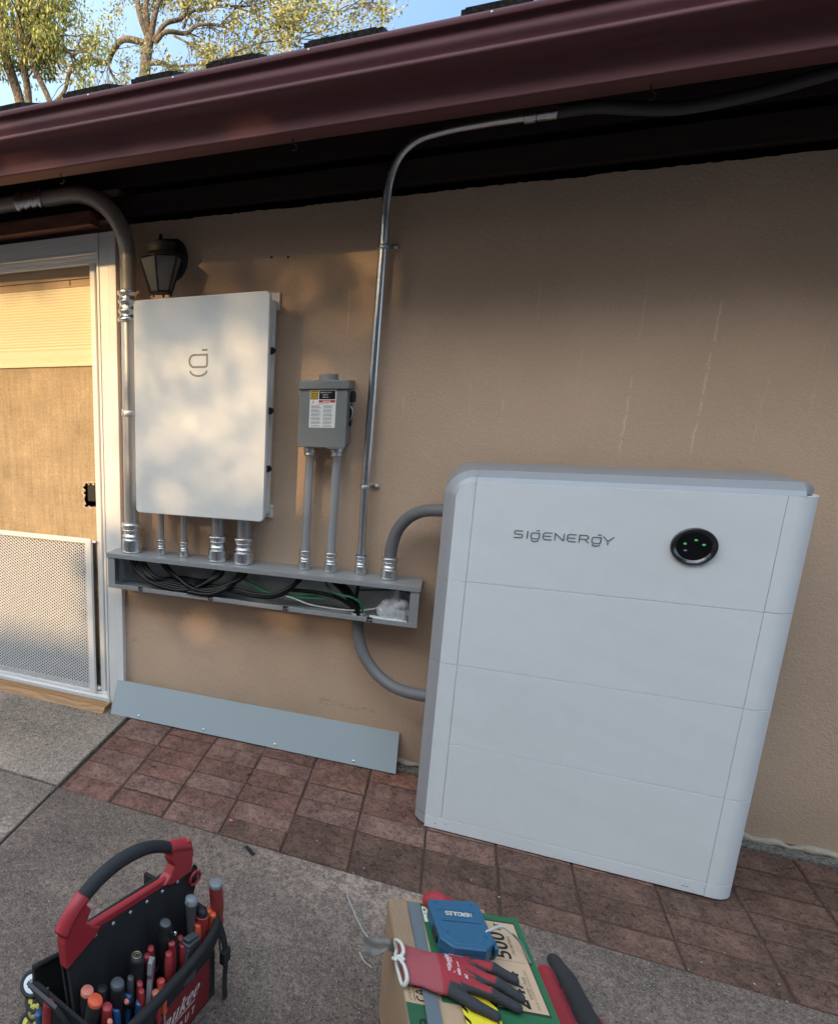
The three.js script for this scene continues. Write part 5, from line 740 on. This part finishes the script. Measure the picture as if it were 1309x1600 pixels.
{
  const t = onBox('tool_case', 'blue plastic tool case with rounded corners lying on the cardboard box', 'tool case', 0.128, BOX.H + 0.004, 0.086, 0.07);
  const w = 0.051, d = 0.064, s = (k) => { const q = new THREE.Shape(), W = w + k, D = d + k; q.moveTo(-W + 0.02, D); q.lineTo(W - 0.024, D); q.lineTo(W, D - 0.024); q.lineTo(W, -D + 0.012); q.quadraticCurveTo(W, -D, W - 0.016, -D); q.lineTo(-W + 0.012, -D + 0.006); q.quadraticCurveTo(-W, -D + 0.004, -W, -D + 0.02); q.lineTo(-W, D - 0.02); q.closePath(); return q; };
  const ex = (k, h, y, bev) => { const g = new THREE.ExtrudeGeometry(s(k), { depth: h, bevelEnabled: true, bevelSize: bev, bevelThickness: bev, bevelOffset: -bev, bevelSegments: 3 }); g.rotateX(Math.PI / 2); g.translate(0, y + h, 0); return muv(g); };
  const blue = std({ color: lin(0.02, 0.088, 0.165), roughness: 0.42, bumpMap: scaled(tFine, 14), bumpScale: 0.0003 });
  part(t, 'base', ex(0, 0.018, 0.002, 0.0035), blue); part(t, 'seam', ex(-0.002, 0.002, 0.0215, 0.0001), std({ color: lin(0.01, 0.05, 0.1), roughness: 0.5 }));
  part(t, 'lid', ex(0.0006, 0.011, 0.0255, 0.0035), blue); part(t, 'raised_panel', ex(-0.009, 0.002, 0.0375, 0.0014), blue);
  part(t, 'step', merge([bx(-0.038, 0.0402, -0.002, 0.038, 0.0409, 0.0, 0.0003), bx(-0.038, 0.0402, -0.03, 0.036, 0.0409, -0.0285, 0.0003)]), blue);
  for (const [x, z] of [[-0.036, -0.05], [0.034, -0.05], [-0.034, 0.03], [0.036, 0.03]]) part(t, 'dimple', cyl(0.0032, 0.0032, 0.0012, x, 0.0404, z, 'y', 14), std({ color: lin(0.012, 0.06, 0.13), roughness: 0.6 }));
  part(t, 'hinge', merge([bx(-w - 0.004, 0.012, 0.0, -w + 0.002, 0.03, 0.03, 0.002)]), M.black);
  part(t, 'latch', merge([bx(w - 0.002, 0.014, 0.02, w + 0.006, 0.034, 0.05, 0.003), bx(w - 0.002, 0.016, -0.045, w + 0.004, 0.03, -0.02, 0.002)]), blue);
  // HERCULES seen upside down from here
  const A = { H: [[[0, 0], [0, 1]], [[1, 0], [1, 1]], [[0, 0.5], [1, 0.5]]], E: [[[1, 0], [0, 0], [0, 1], [1, 1]], [[0, 0.5], [0.85, 0.5]]], R: [[[0, 0], [0, 1], [0.9, 1], [1, 0.8], [0.9, 0.5], [0, 0.5]], [[0.5, 0.5], [1, 0]]], C: [[[1, 0], [0.15, 0], [0, 0.2], [0, 0.8], [0.15, 1], [1, 1]]], U: [[[0, 1], [0, 0.15], [0.15, 0], [0.85, 0], [1, 0.15], [1, 1]]], L: [[[0, 1], [0, 0], [1, 0]]], S: [[[1, 1], [0.1, 1], [0, 0.85], [0, 0.6], [0.1, 0.5], [0.9, 0.5], [1, 0.38], [1, 0.12], [0.9, 0], [0, 0]]] };
  const lines = []; [...'HERCULES'].forEach((ch, i) => A[ch].forEach((l) => lines.push(l.map(([x, y]) => [i * 0.0064 + x * 0.0046 + y * 0.0008, y * 0.0085]))));
  const txt = strokes(lines, 0.0017, 0, 0.0012); txt.rotateX(-Math.PI / 2); txt.rotateY(Math.PI); txt.translate(0.026, 0.0422, -0.0245); part(t, 'lettering', txt, M.cableWhite);
}
{
  const red = [0.31, 0.022, 0.03], redPale = [0.31, 0.062, 0.07], blk = [0.028, 0.028, 0.03];
  const t = onBox('work_glove', 'red work glove with black fingers lying flat on the cardboard box', 'glove', 0, BOX.H, 0);
  const F = [[[0.128, 0.012, 0.144], [0.152, 0.013, 0.128], [0.178, 0.011, 0.122], 0.0096], [[0.13, 0.017, 0.156], [0.172, 0.02, 0.163], [0.206, 0.014, 0.175], 0.0106], [[0.125, 0.019, 0.182], [0.168, 0.022, 0.197], [0.204, 0.013, 0.212], 0.0108], [[0.112, 0.017, 0.208], [0.152, 0.02, 0.221], [0.192, 0.013, 0.234], 0.0112], [[0.086, 0.015, 0.226], [0.118, 0.015, 0.246], [0.15, 0.012, 0.258], 0.0112]];
  const body = (x, y, z) => {
    let d = capsule(x, y, z, [0.008, 0.013, 0.178], [0.07, 0.015, 0.192], 0.0445, 0.042, 3.6); d = Math.max(d, 0.002 - x + 0.1 * (z - 0.18) * 0);
    d = smin(d, capsule(x, y, z, [0.078, 0.017, 0.19], [0.118, 0.018, 0.183], 0.043, 0.036, 2.6), 0.014);
    return d + 0.0012 * Math.sin(x * 120 + z * 60) * Math.sin(z * 140 - x * 40);
  };
  const fing = (x, y, z) => { let m = 9; for (const [a, b, c, r] of F) m = Math.min(m, smin(capsule(x, y, z, a, b, r * 1.1, r, 1.1), capsule(x, y, z, b, c, r, r * 0.86, 1.1), 0.004)); return m; };
  const f = (x, y, z) => Math.max(smin(body(x, y, z), fing(x, y, z), 0.007), 0.0025 - y);
  const col = (x, y, z) => {
    const fd = fing(x, y, z), n = 0.006 * Math.sin(x * 310 + z * 170);
    let k = 0; for (const [a, b, c, r] of F) { const dx = c[0] - a[0], dz = c[2] - a[2], tt = ((x - a[0]) * dx + (z - a[2]) * dz) / (dx * dx + dz * dz), off = Math.hypot(x - a[0] - dx * tt, z - a[2] - dz * tt); if (off < 0.016 && (tt > 0.5 + n * 4 || (tt > -0.1 && off > 0.0075) || (r === 0.0112 && a[0] < 0.1 && tt > -0.1))) k = 1; }
    if (fd > 0.006) k = 0; if (x < 0.067) return redPale; return k ? blk : red;
  };
  part(t, 'hand', sdfMesh(f, [0.105, 0.02, 0.187], 0.112, 76, col), std({ vertexColors: true, roughness: 0.78, bumpMap: scaled(tFine, 18), bumpScale: 0.0009 }));
  part(t, 'cuff_loop', tube([[0.0, 0.006, 0.142], [-0.004, 0.024, 0.138], [0.004, 0.03, 0.148], [0.006, 0.031, 0.172], [-0.002, 0.027, 0.183], [0.004, 0.027, 0.2], [0.006, 0.02, 0.222], [0.0, 0.008, 0.226], [-0.004, 0.006, 0.2], [-0.005, 0.007, 0.16], [0.0, 0.006, 0.142]], 0.0038, { seg: 8, n: 70 }), M.cableWhite, 'pale elastic cord at the cuff');
  part(t, 'cord_knot', merge([tube([[-0.014, 0.02, 0.18], [-0.006, 0.026, 0.184], [0.004, 0.031, 0.178]], 0.0042, { seg: 8 }), tube([[-0.012, 0.024, 0.188], [-0.004, 0.03, 0.182], [0.006, 0.03, 0.189]], 0.0036, { seg: 8 })]), M.cableWhite);
  const top = (x, z) => { let y = 0.06; for (let i = 0; i < 60; i++) { const d = f(x, y, z); if (d < 0.0002) break; y -= Math.max(0.0004, d * 0.5); } return y; };
  const dg = new THREE.PlaneGeometry(0.044, 0.062, 14, 18).rotateX(-Math.PI / 2), dp = dg.attributes.position; for (let i = 0; i < dp.count; i++) { const x = dp.getX(i) + 0.099, z = dp.getZ(i) + 0.178; dp.setXYZ(i, x, top(x, z) + 0.0016, z); } dg.computeVertexNormals();
  const pm = canvasTex(360, 500, (c) => { c.clearRect(0, 0, 360, 500); c.fillStyle = 'rgba(226,205,205,0.95)'; c.save(); c.translate(110, 440); c.rotate(-Math.PI / 2); c.transform(1, 0, -0.3, 1, 0, 0); c.font = 'italic bold 96px serif'; c.fillText('Milwaukee', 0, 0, 360); c.fillRect(20, 18, 300, 10); c.font = 'bold 58px sans-serif'; c.fillText('HIGH DEX', 10, 110, 250); c.fillText('A2', 0, 200); c.restore(); c.font = 'bold 46px sans-serif'; c.fillText('CUT LEVEL', 120, 70, 220); });
  part(t, 'print', dg, std({ map: pm, transparent: true, alphaTest: 0.4, roughness: 0.8 }));
}
{
  const c = onBox('cable_end', 'short beige cable end sticking out over the box edge beside the glove', 'cable', 0, BOX.H, 0);
  part(c, 'jacket', tube([[0.128, 0.034, 0.14], [0.15, 0.038, 0.118], [0.178, 0.042, 0.094], [0.21, 0.04, 0.075], [0.228, 0.03, 0.078]], 0.0031, { seg: 10 }), std({ color: lin(0.42, 0.39, 0.34), roughness: 0.5 }));
  part(c, 'tail', tube([[0.228, 0.03, 0.078], [0.242, 0.018, 0.086], [0.25, 0.004, 0.1], [0.252, 0.003, 0.118]], 0.0026, { seg: 8 }), std({ color: lin(0.12, 0.14, 0.12), roughness: 0.5 }));
  single('red_bundle', 'red rounded cloth bundle peeking out behind the blue case', 'cloth', sdfMesh((x, y, z) => smin(capsule(x, y, z, [-0.014, 0.012, 0], [0.016, 0.012, 0.004], 0.02, 0.017), capsule(x, y, z, [-0.002, 0.022, 0.006], [0.004, 0.02, 0.016], 0.017, 0.015), 0.01) + 0.001 * Math.sin(x * 180) * Math.sin(z * 150 + y * 90), [0, 0.015, 0.004], 0.05, 36), std({ color: lin(0.3, 0.02, 0.03), roughness: 0.7, bumpMap: scaled(tFine, 16), bumpScale: 0.0006 }), { base: boxAt(0.104, BOX.H + 0.006, 0.008), ry: BOX.ry });
  single('clear_tape', 'crumpled clear tape end sticking out left of the cardboard box', 'tape', (() => { const g = new THREE.BoxGeometry(0.07, 0.0006, 0.034, 24, 1, 8), p = g.attributes.position; for (let i = 0; i < p.count; i++) { const x = p.getX(i), z = p.getZ(i); p.setXYZ(i, x, p.getY(i) + 0.004 * Math.sin(x * 130 + z * 50) + 0.003 * Math.sin(z * 230 - x * 60) - 0.3 * Math.max(0, -x - 0.01), z * (1 - 0.3 * Math.sin(x * 40))); } g.computeVertexNormals(); return g; })(), new THREE.MeshPhysicalMaterial({ color: lin(0.3, 0.26, 0.22), transmission: 0.75, thickness: 0, roughness: 0.35 }), { base: [-0.075, 0.287, 1.208], ry: 0.3 });
}
{
  const red = [0.27, 0.018, 0.026], blk = [0.02, 0.02, 0.021], caps = [[[0.303, 0.03, 0.802], [0.325, 0.034, 0.86], 0.015, 0.02, blk], [[0.325, 0.034, 0.86], [0.352, 0.034, 0.97], 0.02, 0.025, blk], [[0.282, 0.02, 0.84], [0.305, 0.022, 0.99], 0.017, 0.028, red], [[0.352, 0.02, 0.9], [0.378, 0.02, 0.985], 0.01, 0.02, red], [[0.375, 0.016, 0.93], [0.392, 0.016, 0.99], 0.01, 0.014, red]];
  const f = (x, y, z) => { let m = 9; for (const [a, b, ra, rb] of caps) m = smin(m, capsule(x, y, z, a, b, ra, rb), 0.005); return Math.max(m + 0.0006 * Math.sin(x * 90 + z * 50) * Math.sin(z * 80), 0.0022 - y, z - 1.06); };
  const col = (x, y, z) => { let m = 9, c = red; for (const [a, b, ra, rb, k] of caps) { const d = capsule(x, y, z, a, b, ra, rb); if (d < m) { m = d; c = k; } } return c; };
  const t = thing('work_glove', 'red and black work glove lying on the concrete right of the box', 'glove', [0.33, 0, 0.9]);
  part(t, 'hand', sdfMesh(f, [0.33, 0.03, 0.905], 0.13, 70, col), std({ vertexColors: true, roughness: 0.8, bumpMap: scaled(tFine, 18), bumpScale: 0.0008 }));
}

// ---------------------------------------------------------------- litter on the concrete
single('black_scrap', 'flat black rectangular scrap on the concrete near the brick edge', 'scrap', bx(-0.021, 0, -0.0065, 0.021, 0.003, 0.0065, 0.001), M.iron, { base: [-0.501, 0.0022, 0.704], ry: -0.72 });
single('wire_offcut', 'longer curved grey wire offcut left of the cardboard box', 'wire', tube([[-0.198, 0.0045, 0.749], [-0.19, 0.0065, 0.78], [-0.172, 0.0045, 0.815], [-0.141, 0.0045, 0.872], [-0.108, 0.0065, 0.912]], 0.0028, { seg: 8 }), std({ color: lin(0.28, 0.28, 0.27), roughness: 0.5 }));
single('wire_offcut', 'short thin wire offcut nearest the lower left of the cardboard box', 'wire', tube([[-0.137, 0.0035, 0.949], [-0.126, 0.0035, 0.968], [-0.103, 0.0045, 0.985]], 0.0016, { seg: 6 }), std({ color: lin(0.4, 0.38, 0.34), roughness: 0.5 }));
single('dry_twig', 'thin pale dry twig on the concrete by the brick edge', 'twig', tube([[-0.3, 0.003, 0.748], [-0.29, 0.005, 0.738], [-0.276, 0.004, 0.722], [-0.272, 0.003, 0.706]], 0.0013, { seg: 5 }), std({ color: lin(0.3, 0.27, 0.22), roughness: 0.9 }));
{
  seed = 53; const chip = std({ color: lin(0.36, 0.32, 0.28), roughness: 0.8 }), dk = std({ color: lin(0.03, 0.025, 0.02), roughness: 0.9 }), pink = std({ color: lin(0.5, 0.16, 0.14), roughness: 0.7 });
  const grit = []; for (let i = 0; i < 46; i++) { const r = rr(0.0009, 0.0024); grit.push(new THREE.DodecahedronGeometry(r, 0).scale(1.4, 0.6, 1).rotateY(rr(0, 6)).translate(rr(-1.1, 1), r * 0.4 + 0.0015, rnd() < 0.55 ? rr(0.55, 0.69) : rr(0.7, 1.4))); }
  single('grit', 'pale grit scattered along the edge of the bricks', 'grit', merge(grit), chip, { kind: 'stuff' });
  for (const [x, z, m, l] of [[-0.97, 0.415, dk, 'dark curled leaf stem on the second column of bricks'], [-0.62, 0.3, dk, 'dark hooked leaf stem on the bricks below the leaning cover'], [0.2, 0.32, dk, 'tiny dark leaf bit on the bricks left of the battery']]) single('leaf_stem', l, 'leaf stem', tube([[-0.012, 0.003, 0.002], [-0.004, 0.004, 0.004], [0.006, 0.005, 0.001], [0.011, 0.003, -0.004]], (t) => 0.003 - 0.002 * t, { seg: 6 }), m, { base: [x, 0, z], ry: x * 9 });
  single('pebble', 'small pinkish pebble in the brick joint', 'pebble', new THREE.DodecahedronGeometry(0.006, 1).scale(1.2, 0.7, 1), pink, { base: [-0.6, 0.003, 0.59] });
}

// ---------------------------------------------------------------- trees behind the roof
const bark = std({ color: lin(0.3, 0.225, 0.14), map: scaled(tMed, 3), bumpMap: scaled(tMed, 5, 2), bumpScale: 0.03, roughness: 0.95 });
const leafGeo = (l, w) => { const g = new THREE.BufferGeometry(); g.setAttribute('position', new THREE.Float32BufferAttribute([0, 0, 0, l * 0.45, -w * 0.1, w * 0.5, l * 0.5, w * 0.06, 0, l * 0.5, w * 0.06, 0, l * 0.45, -w * 0.1, w * 0.5, l, 0, 0, 0, 0, 0, l * 0.5, w * 0.06, 0, l * 0.45, -w * 0.1, -w * 0.5, l * 0.5, w * 0.06, 0, l, 0, 0, l * 0.45, -w * 0.1, -w * 0.5], 3)); g.computeVertexNormals(); return g; };
const leafMat = new THREE.MeshPhysicalMaterial({ color: lin(1, 1, 1), transmission: 0.35, thickness: 0, roughness: 0.75 });
function leaves(parent, spots, l, w, colours, droop = 0) {
  const m = new THREE.InstancedMesh(leafGeo(l, w), leafMat, spots.length), q = new THREE.Object3D(), c = new THREE.Color();
  spots.forEach((p, i) => { q.position.set(...p); q.rotation.set(rr(-1.2, 1.2), rr(0, 6.28), droop ? rr(-1.7, -0.5) : rr(-1.3, 1.0)); q.scale.setScalar(rr(0.65, 1.25)); q.updateMatrix(); m.setMatrixAt(i, q.matrix); const k = colours[Math.floor(rnd() * colours.length)], b = rr(0.75, 1.2); m.setColorAt(i, c.setRGB(k[0] * b, k[1] * b, k[2] * b)); });
  m.name = 'crown'; m.userData.kind = 'stuff'; m.castShadow = m.receiveShadow = true; m.position.copy(parent.position).negate(); parent.add(m); return m;
}
const wig = (pts, z, k) => pts.map(([x, y], i) => [x, y, z + (i ? k * Math.sin(i * 2.1 + x) : 0)]);
// twigs that fork off along a limb; returns their tips
function twigs(limb, n, len, r, out, depth, tips) {
  const c = new THREE.CatmullRomCurve3(limb.map((p) => V(...p)), false, 'centripetal');
  for (let i = 0; i < n; i++) {
    const t = rr(0.25, 1), p = c.getPointAt(t), tg = c.getTangentAt(t), d = V(tg.x + rr(-1, 1), tg.y + rr(-0.7, 1), tg.z + rr(-1, 1)).normalize(), L = len * rr(0.5, 1.25), pts = [p.toArray()]; let q = p.clone();
    for (let s = 0; s < 4; s++) { d.add(V(rr(-0.45, 0.45), rr(-0.5, 0.4), rr(-0.45, 0.45))).normalize(); q = q.clone().addScaledVector(d, L / 4); pts.push(q.toArray()); }
    out.push(tube(pts, (k) => r * (1 - 0.75 * k), { seg: 5, n: 10 }));
    if (depth) twigs(pts, 3, len * 0.55, r * 0.5, out, depth - 1, tips);
    else for (const s of pts.slice(2)) tips.push(s);
  }
}
function inCloud(n, c, r, out, sq = 1) { for (let i = 0; i < n; i++) { let x, y, z; do { x = rr(-1, 1); y = rr(-1, 1); z = rr(-1, 1); } while (x * x + y * y + z * z > 1); out.push([c[0] + x * r[0], c[1] + y * r[1], c[2] + z * r[2]]); } }
{
  seed = 900;
  const t = thing('leafy_tree', 'tree with drooping bright green leaves at the far left behind the roof', 'tree', [-7.3, -0.05, -8]);
  const z = -8, limbs = [[[[-7.2, 0], [-7.3, 3], [-7.4, 5.96], [-7.5, 6.43], [-7.61, 7.08], [-7.69, 7.58], [-7.78, 8.6]], 0.13, 0.07], [[[-7.15, 0], [-7.25, 3], [-7.3, 5.95], [-7.3, 6.44], [-7.24, 6.92], [-7.36, 7.51], [-7.22, 8.5]], 0.1, 0.05], [[[-6.3, 0], [-6.5, 3.5], [-6.73, 5.95], [-6.88, 6.37], [-7.07, 6.9], [-7.18, 7.29], [-6.95, 7.8], [-6.81, 8.5]], 0.08, 0.035], [[[-7.41, 6.85], [-6.86, 7.22], [-6.49, 7.0], [-6.3, 6.86]], 0.04, 0.015]];
  const g = [], tips = [], tw = [];
  for (const [p, a, b] of limbs) { const pts = wig(p, z, 0.12); g.push(tube(pts, (k) => mix(a, b, k), { seg: 9, n: 50 })); twigs(pts.slice(-5), 8, 0.9, 0.018, tw, 1, tips); }
  part(t, 'trunk', muv(merge(g)), bark); part(t, 'branches', muv(merge(tw)), bark);
  const spots = []; for (const p of tips) if (rnd() < 0.85) inCloud(16, p, [0.2, 0.26, 0.2], spots);
  for (const [x, y, n, r] of [[-7.55, 7.75, 560, 0.42], [-7.15, 7.4, 420, 0.36], [-7.0, 7.9, 360, 0.4], [-7.5, 7.15, 260, 0.3], [-6.75, 7.25, 160, 0.26], [-6.62, 7.75, 110, 0.3], [-6.45, 7.6, 60, 0.3], [-7.1, 6.95, 150, 0.22], [-6.6, 7.0, 90, 0.2], [-7.8, 7.0, 140, 0.3]]) inCloud(Math.round(n * 2.6), [x, y, z + rr(-0.3, 0.3)], [r, r * 0.9, 0.5], spots);
  leaves(t, spots, 0.085, 0.036, [[0.38, 0.37, 0.05], [0.48, 0.44, 0.08], [0.24, 0.27, 0.05], [0.56, 0.5, 0.14], [0.15, 0.18, 0.04]], 1);
}
{
  seed = 1200;
  const t = thing('oak_tree', 'large spreading oak with crooked limbs and sparse leaves behind the roof', 'tree', [-6.4, -0.05, -11]);
  const z = -11, limbs = [[[[-6.6, 0], [-6.55, 4], [-6.46, 7.38], [-6.43, 7.83], [-6.38, 8.17], [-6.32, 8.44]], 0.2, 0.12, 0], [[[-6.35, 8.35], [-6.49, 8.86], [-6.58, 9.6]], 0.08, 0.05, 5], [[[-6.32, 8.4], [-6.33, 8.88], [-6.28, 9.6]], 0.08, 0.05, 5], [[[-6.3, 8.4], [-6.09, 8.83], [-5.93, 9.4]], 0.085, 0.05, 5],
    [[[-6.38, 8.3], [-6.82, 8.39], [-7.19, 8.33], [-7.4, 8.22], [-7.73, 8.24], [-8.13, 8.1], [-8.47, 7.88], [-8.8, 7.6]], 0.085, 0.05, 9], [[[-7.24, 8.28], [-7.18, 7.98], [-7.1, 7.7]], 0.045, 0.025, 3], [[[-6.24, 8.32], [-5.93, 8.5], [-5.68, 8.69], [-5.34, 8.81], [-5.02, 9.02], [-4.6, 9.3]], 0.07, 0.03, 9], [[[-6.2, 8.28], [-5.93, 8.36], [-5.61, 8.4], [-5.21, 8.31], [-4.81, 8.31], [-4.49, 8.09]], 0.065, 0.025, 10],
    [[[-6.38, 7.95], [-5.99, 7.82], [-5.74, 7.75], [-5.6, 7.5]], 0.06, 0.045, 3], [[[-5.61, 8.4], [-5.41, 8.63], [-5.08, 8.68], [-4.75, 8.64], [-4.3, 8.85]], 0.04, 0.02, 7], [[[-5.79, 8.32], [-5.41, 8.06], [-5.1, 7.8]], 0.028, 0.014, 3], [[[-4.81, 8.31], [-4.62, 8.51], [-4.3, 8.7]], 0.022, 0.012, 4], [[[-5.74, 7.77], [-5.0, 7.73], [-4.1, 7.82], [-3.25, 7.75], [-2.6, 7.85]], 0.03, 0.01, 9], [[[-4.75, 8.64], [-4.0, 8.32], [-3.62, 7.98], [-3.1, 7.8]], 0.022, 0.01, 8], [[[-5.01, 8.67], [-4.25, 8.56], [-3.52, 8.47], [-2.69, 8.09], [-2.25, 8.04], [-1.7, 7.82]], 0.024, 0.008, 12]];
  const g = [], tw = [], tips = [];
  limbs.forEach(([p, a, b, n]) => { const pts = wig(p, z, n ? 0.18 : 0); g.push(tube(pts, (k) => (n ? 0.78 : 0.9) * mix(a, b, k), { seg: 9, n: 40 })); if (n) twigs(pts, n + 3, 0.8, 0.011, tw, 1, tips); });
  part(t, 'trunk', muv(merge(g)), bark); part(t, 'branches', muv(merge(tw)), bark);
  const spots = []; for (const p of tips) if (rnd() < 0.6) inCloud(13 + Math.floor(rnd() * 10), p, [0.17, 0.14, 0.17], spots);
  for (const [x, y, n, r] of [[-3.2, 7.95, 200, 0.3], [-2.6, 8.15, 90, 0.25], [-3.9, 7.95, 150, 0.3], [-4.5, 7.9, 60, 0.3], [-2.0, 8.25, 50, 0.2], [-8.2, 8.6, 170, 0.4], [-7.4, 8.9, 120, 0.35], [-7.7, 8.45, 110, 0.35], [-5.3, 8.9, 60, 0.3], [-3.5, 8.9, 40, 0.4]]) inCloud(n, [x, y, z + rr(-0.4, 0.4)], [r * 1.4, r * 0.8, 0.6], spots), inCloud(n, [x + rr(-0.3, 0.3), y + rr(-0.2, 0.2), z], [r, r * 0.6, 0.5], spots);
  leaves(t, spots, 0.07, 0.036, [[0.46, 0.4, 0.1], [0.58, 0.5, 0.18], [0.27, 0.27, 0.09], [0.5, 0.45, 0.09], [0.18, 0.2, 0.08]]);
}

// ---------------------------------------------------------------- behind the camera, out of view: house and trees added to shape the shade
{
  const h = thing('added_shade_house', 'unseen low house added across the yard so its roof shades the lower wall', 'house', [-3, -0.05, 9.5]);  // house added out of view to block the sun from the lower wall
  part(h, 'wall', bx(-15, -0.05, 7.2, 8, 2.6, 12, 0), std({ color: lin(0.2, 0.17, 0.14), roughness: 0.9 }));
  part(h, 'roof', sweepX([[6.6, 2.5], [9.6, 4.5], [12.6, 2.5], [12.6, 2.38], [9.6, 4.36], [6.6, 2.38]], -15.5, 8.5), M.shingle);
}
{
  seed = 2100;
  const t = thing('unseen_shade_tree', 'unseen broadleaf tree with leaves laid out to shade the wall and gutter', 'tree', [-2.4, -0.05, 6.5]);
  // out of view, leaves laid out along the sun so that their shade covers the wall right of the cabinet and thins out over the cabinet
  const at = (X, Y, z) => [X - 0.52 * z, Y + 0.44 * z, z], spots = [], tw = [];
  tw.push(tube([[-2.2, -0.05, 6.5], [-2.3, 1.6, 6.5], [-2.35, 3, 6.5], [-2.3, 4.4, 6.5]], (k) => 0.2 - 0.13 * k, { seg: 10, n: 30 }));
  for (const [X, Y, z] of [[0.2, 1.3, 6.2], [0.9, 2.2, 6.8], [1.7, 1.5, 6.6], [-0.5, 1.1, 6.4], [1.0, 0.6, 6.3]]) tw.push(tube([[-2.35, 3, 6.5], V(...at(X, Y, z)).lerp(V(-2.35, 3, 6.5), 0.5).add(V(0, 0.15, 0)).toArray(), at(X, Y, z)], (k) => 0.07 - 0.05 * k, { seg: 7, n: 16 }));
  part(t, 'trunk', muv(merge(tw)), bark);
  const blob = (n, X, Y, z, a, b, c) => { for (let i = 0; i < n; i++) { let x, y, w; do { x = rr(-1, 1); y = rr(-1, 1); w = rr(-1, 1); } while (x * x + y * y + w * w > 1); const zz = z + w * c; spots.push(at(X + x * a, Y + y * b, zz)); } };
  blob(5600, 1.3, 1.3, 6.6, 1.8, 1.4, 1.2); blob(1500, 0.16, 1.05, 6.4, 0.6, 1.0, 0.7); blob(1500, 2.8, 1.2, 6.6, 1.2, 1.3, 1.1);
  for (let i = 0; i < 2600; i++) { const X = rr(-1.42, 3.4), top = 0.84 - 0.1 * sst(-1.0, -1.42, X) + 0.05 * Math.sin(X * 7); spots.push(at(X, rr(0.1, top), rr(5.9, 6.8))); }
  for (let i = 0; i < 1200; i++) spots.push(at(rr(-1.0, 1.6), rr(1.99, 2.45), rr(6, 7)));
  for (let i = 0; i < 1300; i++) spots.push(at(rr(-0.3, 2.4), rr(1.45, 2.1), rr(6, 7)));
  const small = []; for (let i = 0; i < 1900; i++) { const X = rr(-1.24, -0.38), Y = rr(0.6, 2.02); if (rnd() < 0.55 + 0.45 * sst(1.25, 0.8, Y) + 0.2 * Math.sin(X * 9 + Y * 4) * Math.sin(Y * 7)) small.push(at(X, Y, rr(5.9, 7))); }
  for (let i = 0; i < 420; i++) small.push(at(rr(-1.05, -0.4), rr(1.5, 2.02), rr(5.9, 7)));
  leaves(t, small, 0.085, 0.05, [[0.06, 0.085, 0.03], [0.08, 0.1, 0.04]]);
  blob(4200, -1.9, 3.12, 6.5, 2.6, 1.04, 0.9); blob(1300, -2.7, 2.28, 6.5, 1.6, 0.32, 0.6);
  for (let i = 0; i < 1100; i++) spots.push(at(rr(-3.4, -0.9), rr(1.99, 2.36), rr(6.0, 7.0)));  // leaf layer shaped to keep the sun off the gutter
  leaves(t, spots, 0.17, 0.1, [[0.06, 0.085, 0.03], [0.05, 0.07, 0.025], [0.08, 0.1, 0.04]]);
}

for (const [x, z, w, h, l] of [[-1.6, 11.5, 3.4, 5, 'unseen dense tree added to block low sky, nearest the shading tree'], [3.8, 11, 3.4, 5.2, 'unseen dense tree added to block low sky behind the right half of the house'], [9, 7, 3.8, 5.2, 'unseen dense tree added to block low sky on the right'], [-13.5, 11, 3.6, 5, 'unseen dense tree added to block low sky at the left end of the house'], [-14, 4, 3, 4.4, 'unseen dense tree added to block low sky on the left']]) {  // unseen trees added to keep low sky light off the upper wall
  seed = Math.round(3000 + x * 10); const t = thing('sky_blocking_tree', l, 'tree', [x, -0.05, z]), s = [];
  part(t, 'trunk', muv(tube([[x, -0.05, z], [x + 0.1, 2, z], [x, 5.5, z]], (k) => 0.24 - 0.12 * k, { seg: 9 })), bark);
  inCloud(3600, [x, 5.6, z], [w, h, 2.2], s); leaves(t, s, 0.5, 0.34, [[0.06, 0.085, 0.03], [0.05, 0.07, 0.025], [0.08, 0.1, 0.04]]);
}

renderer.render(scene, camera);
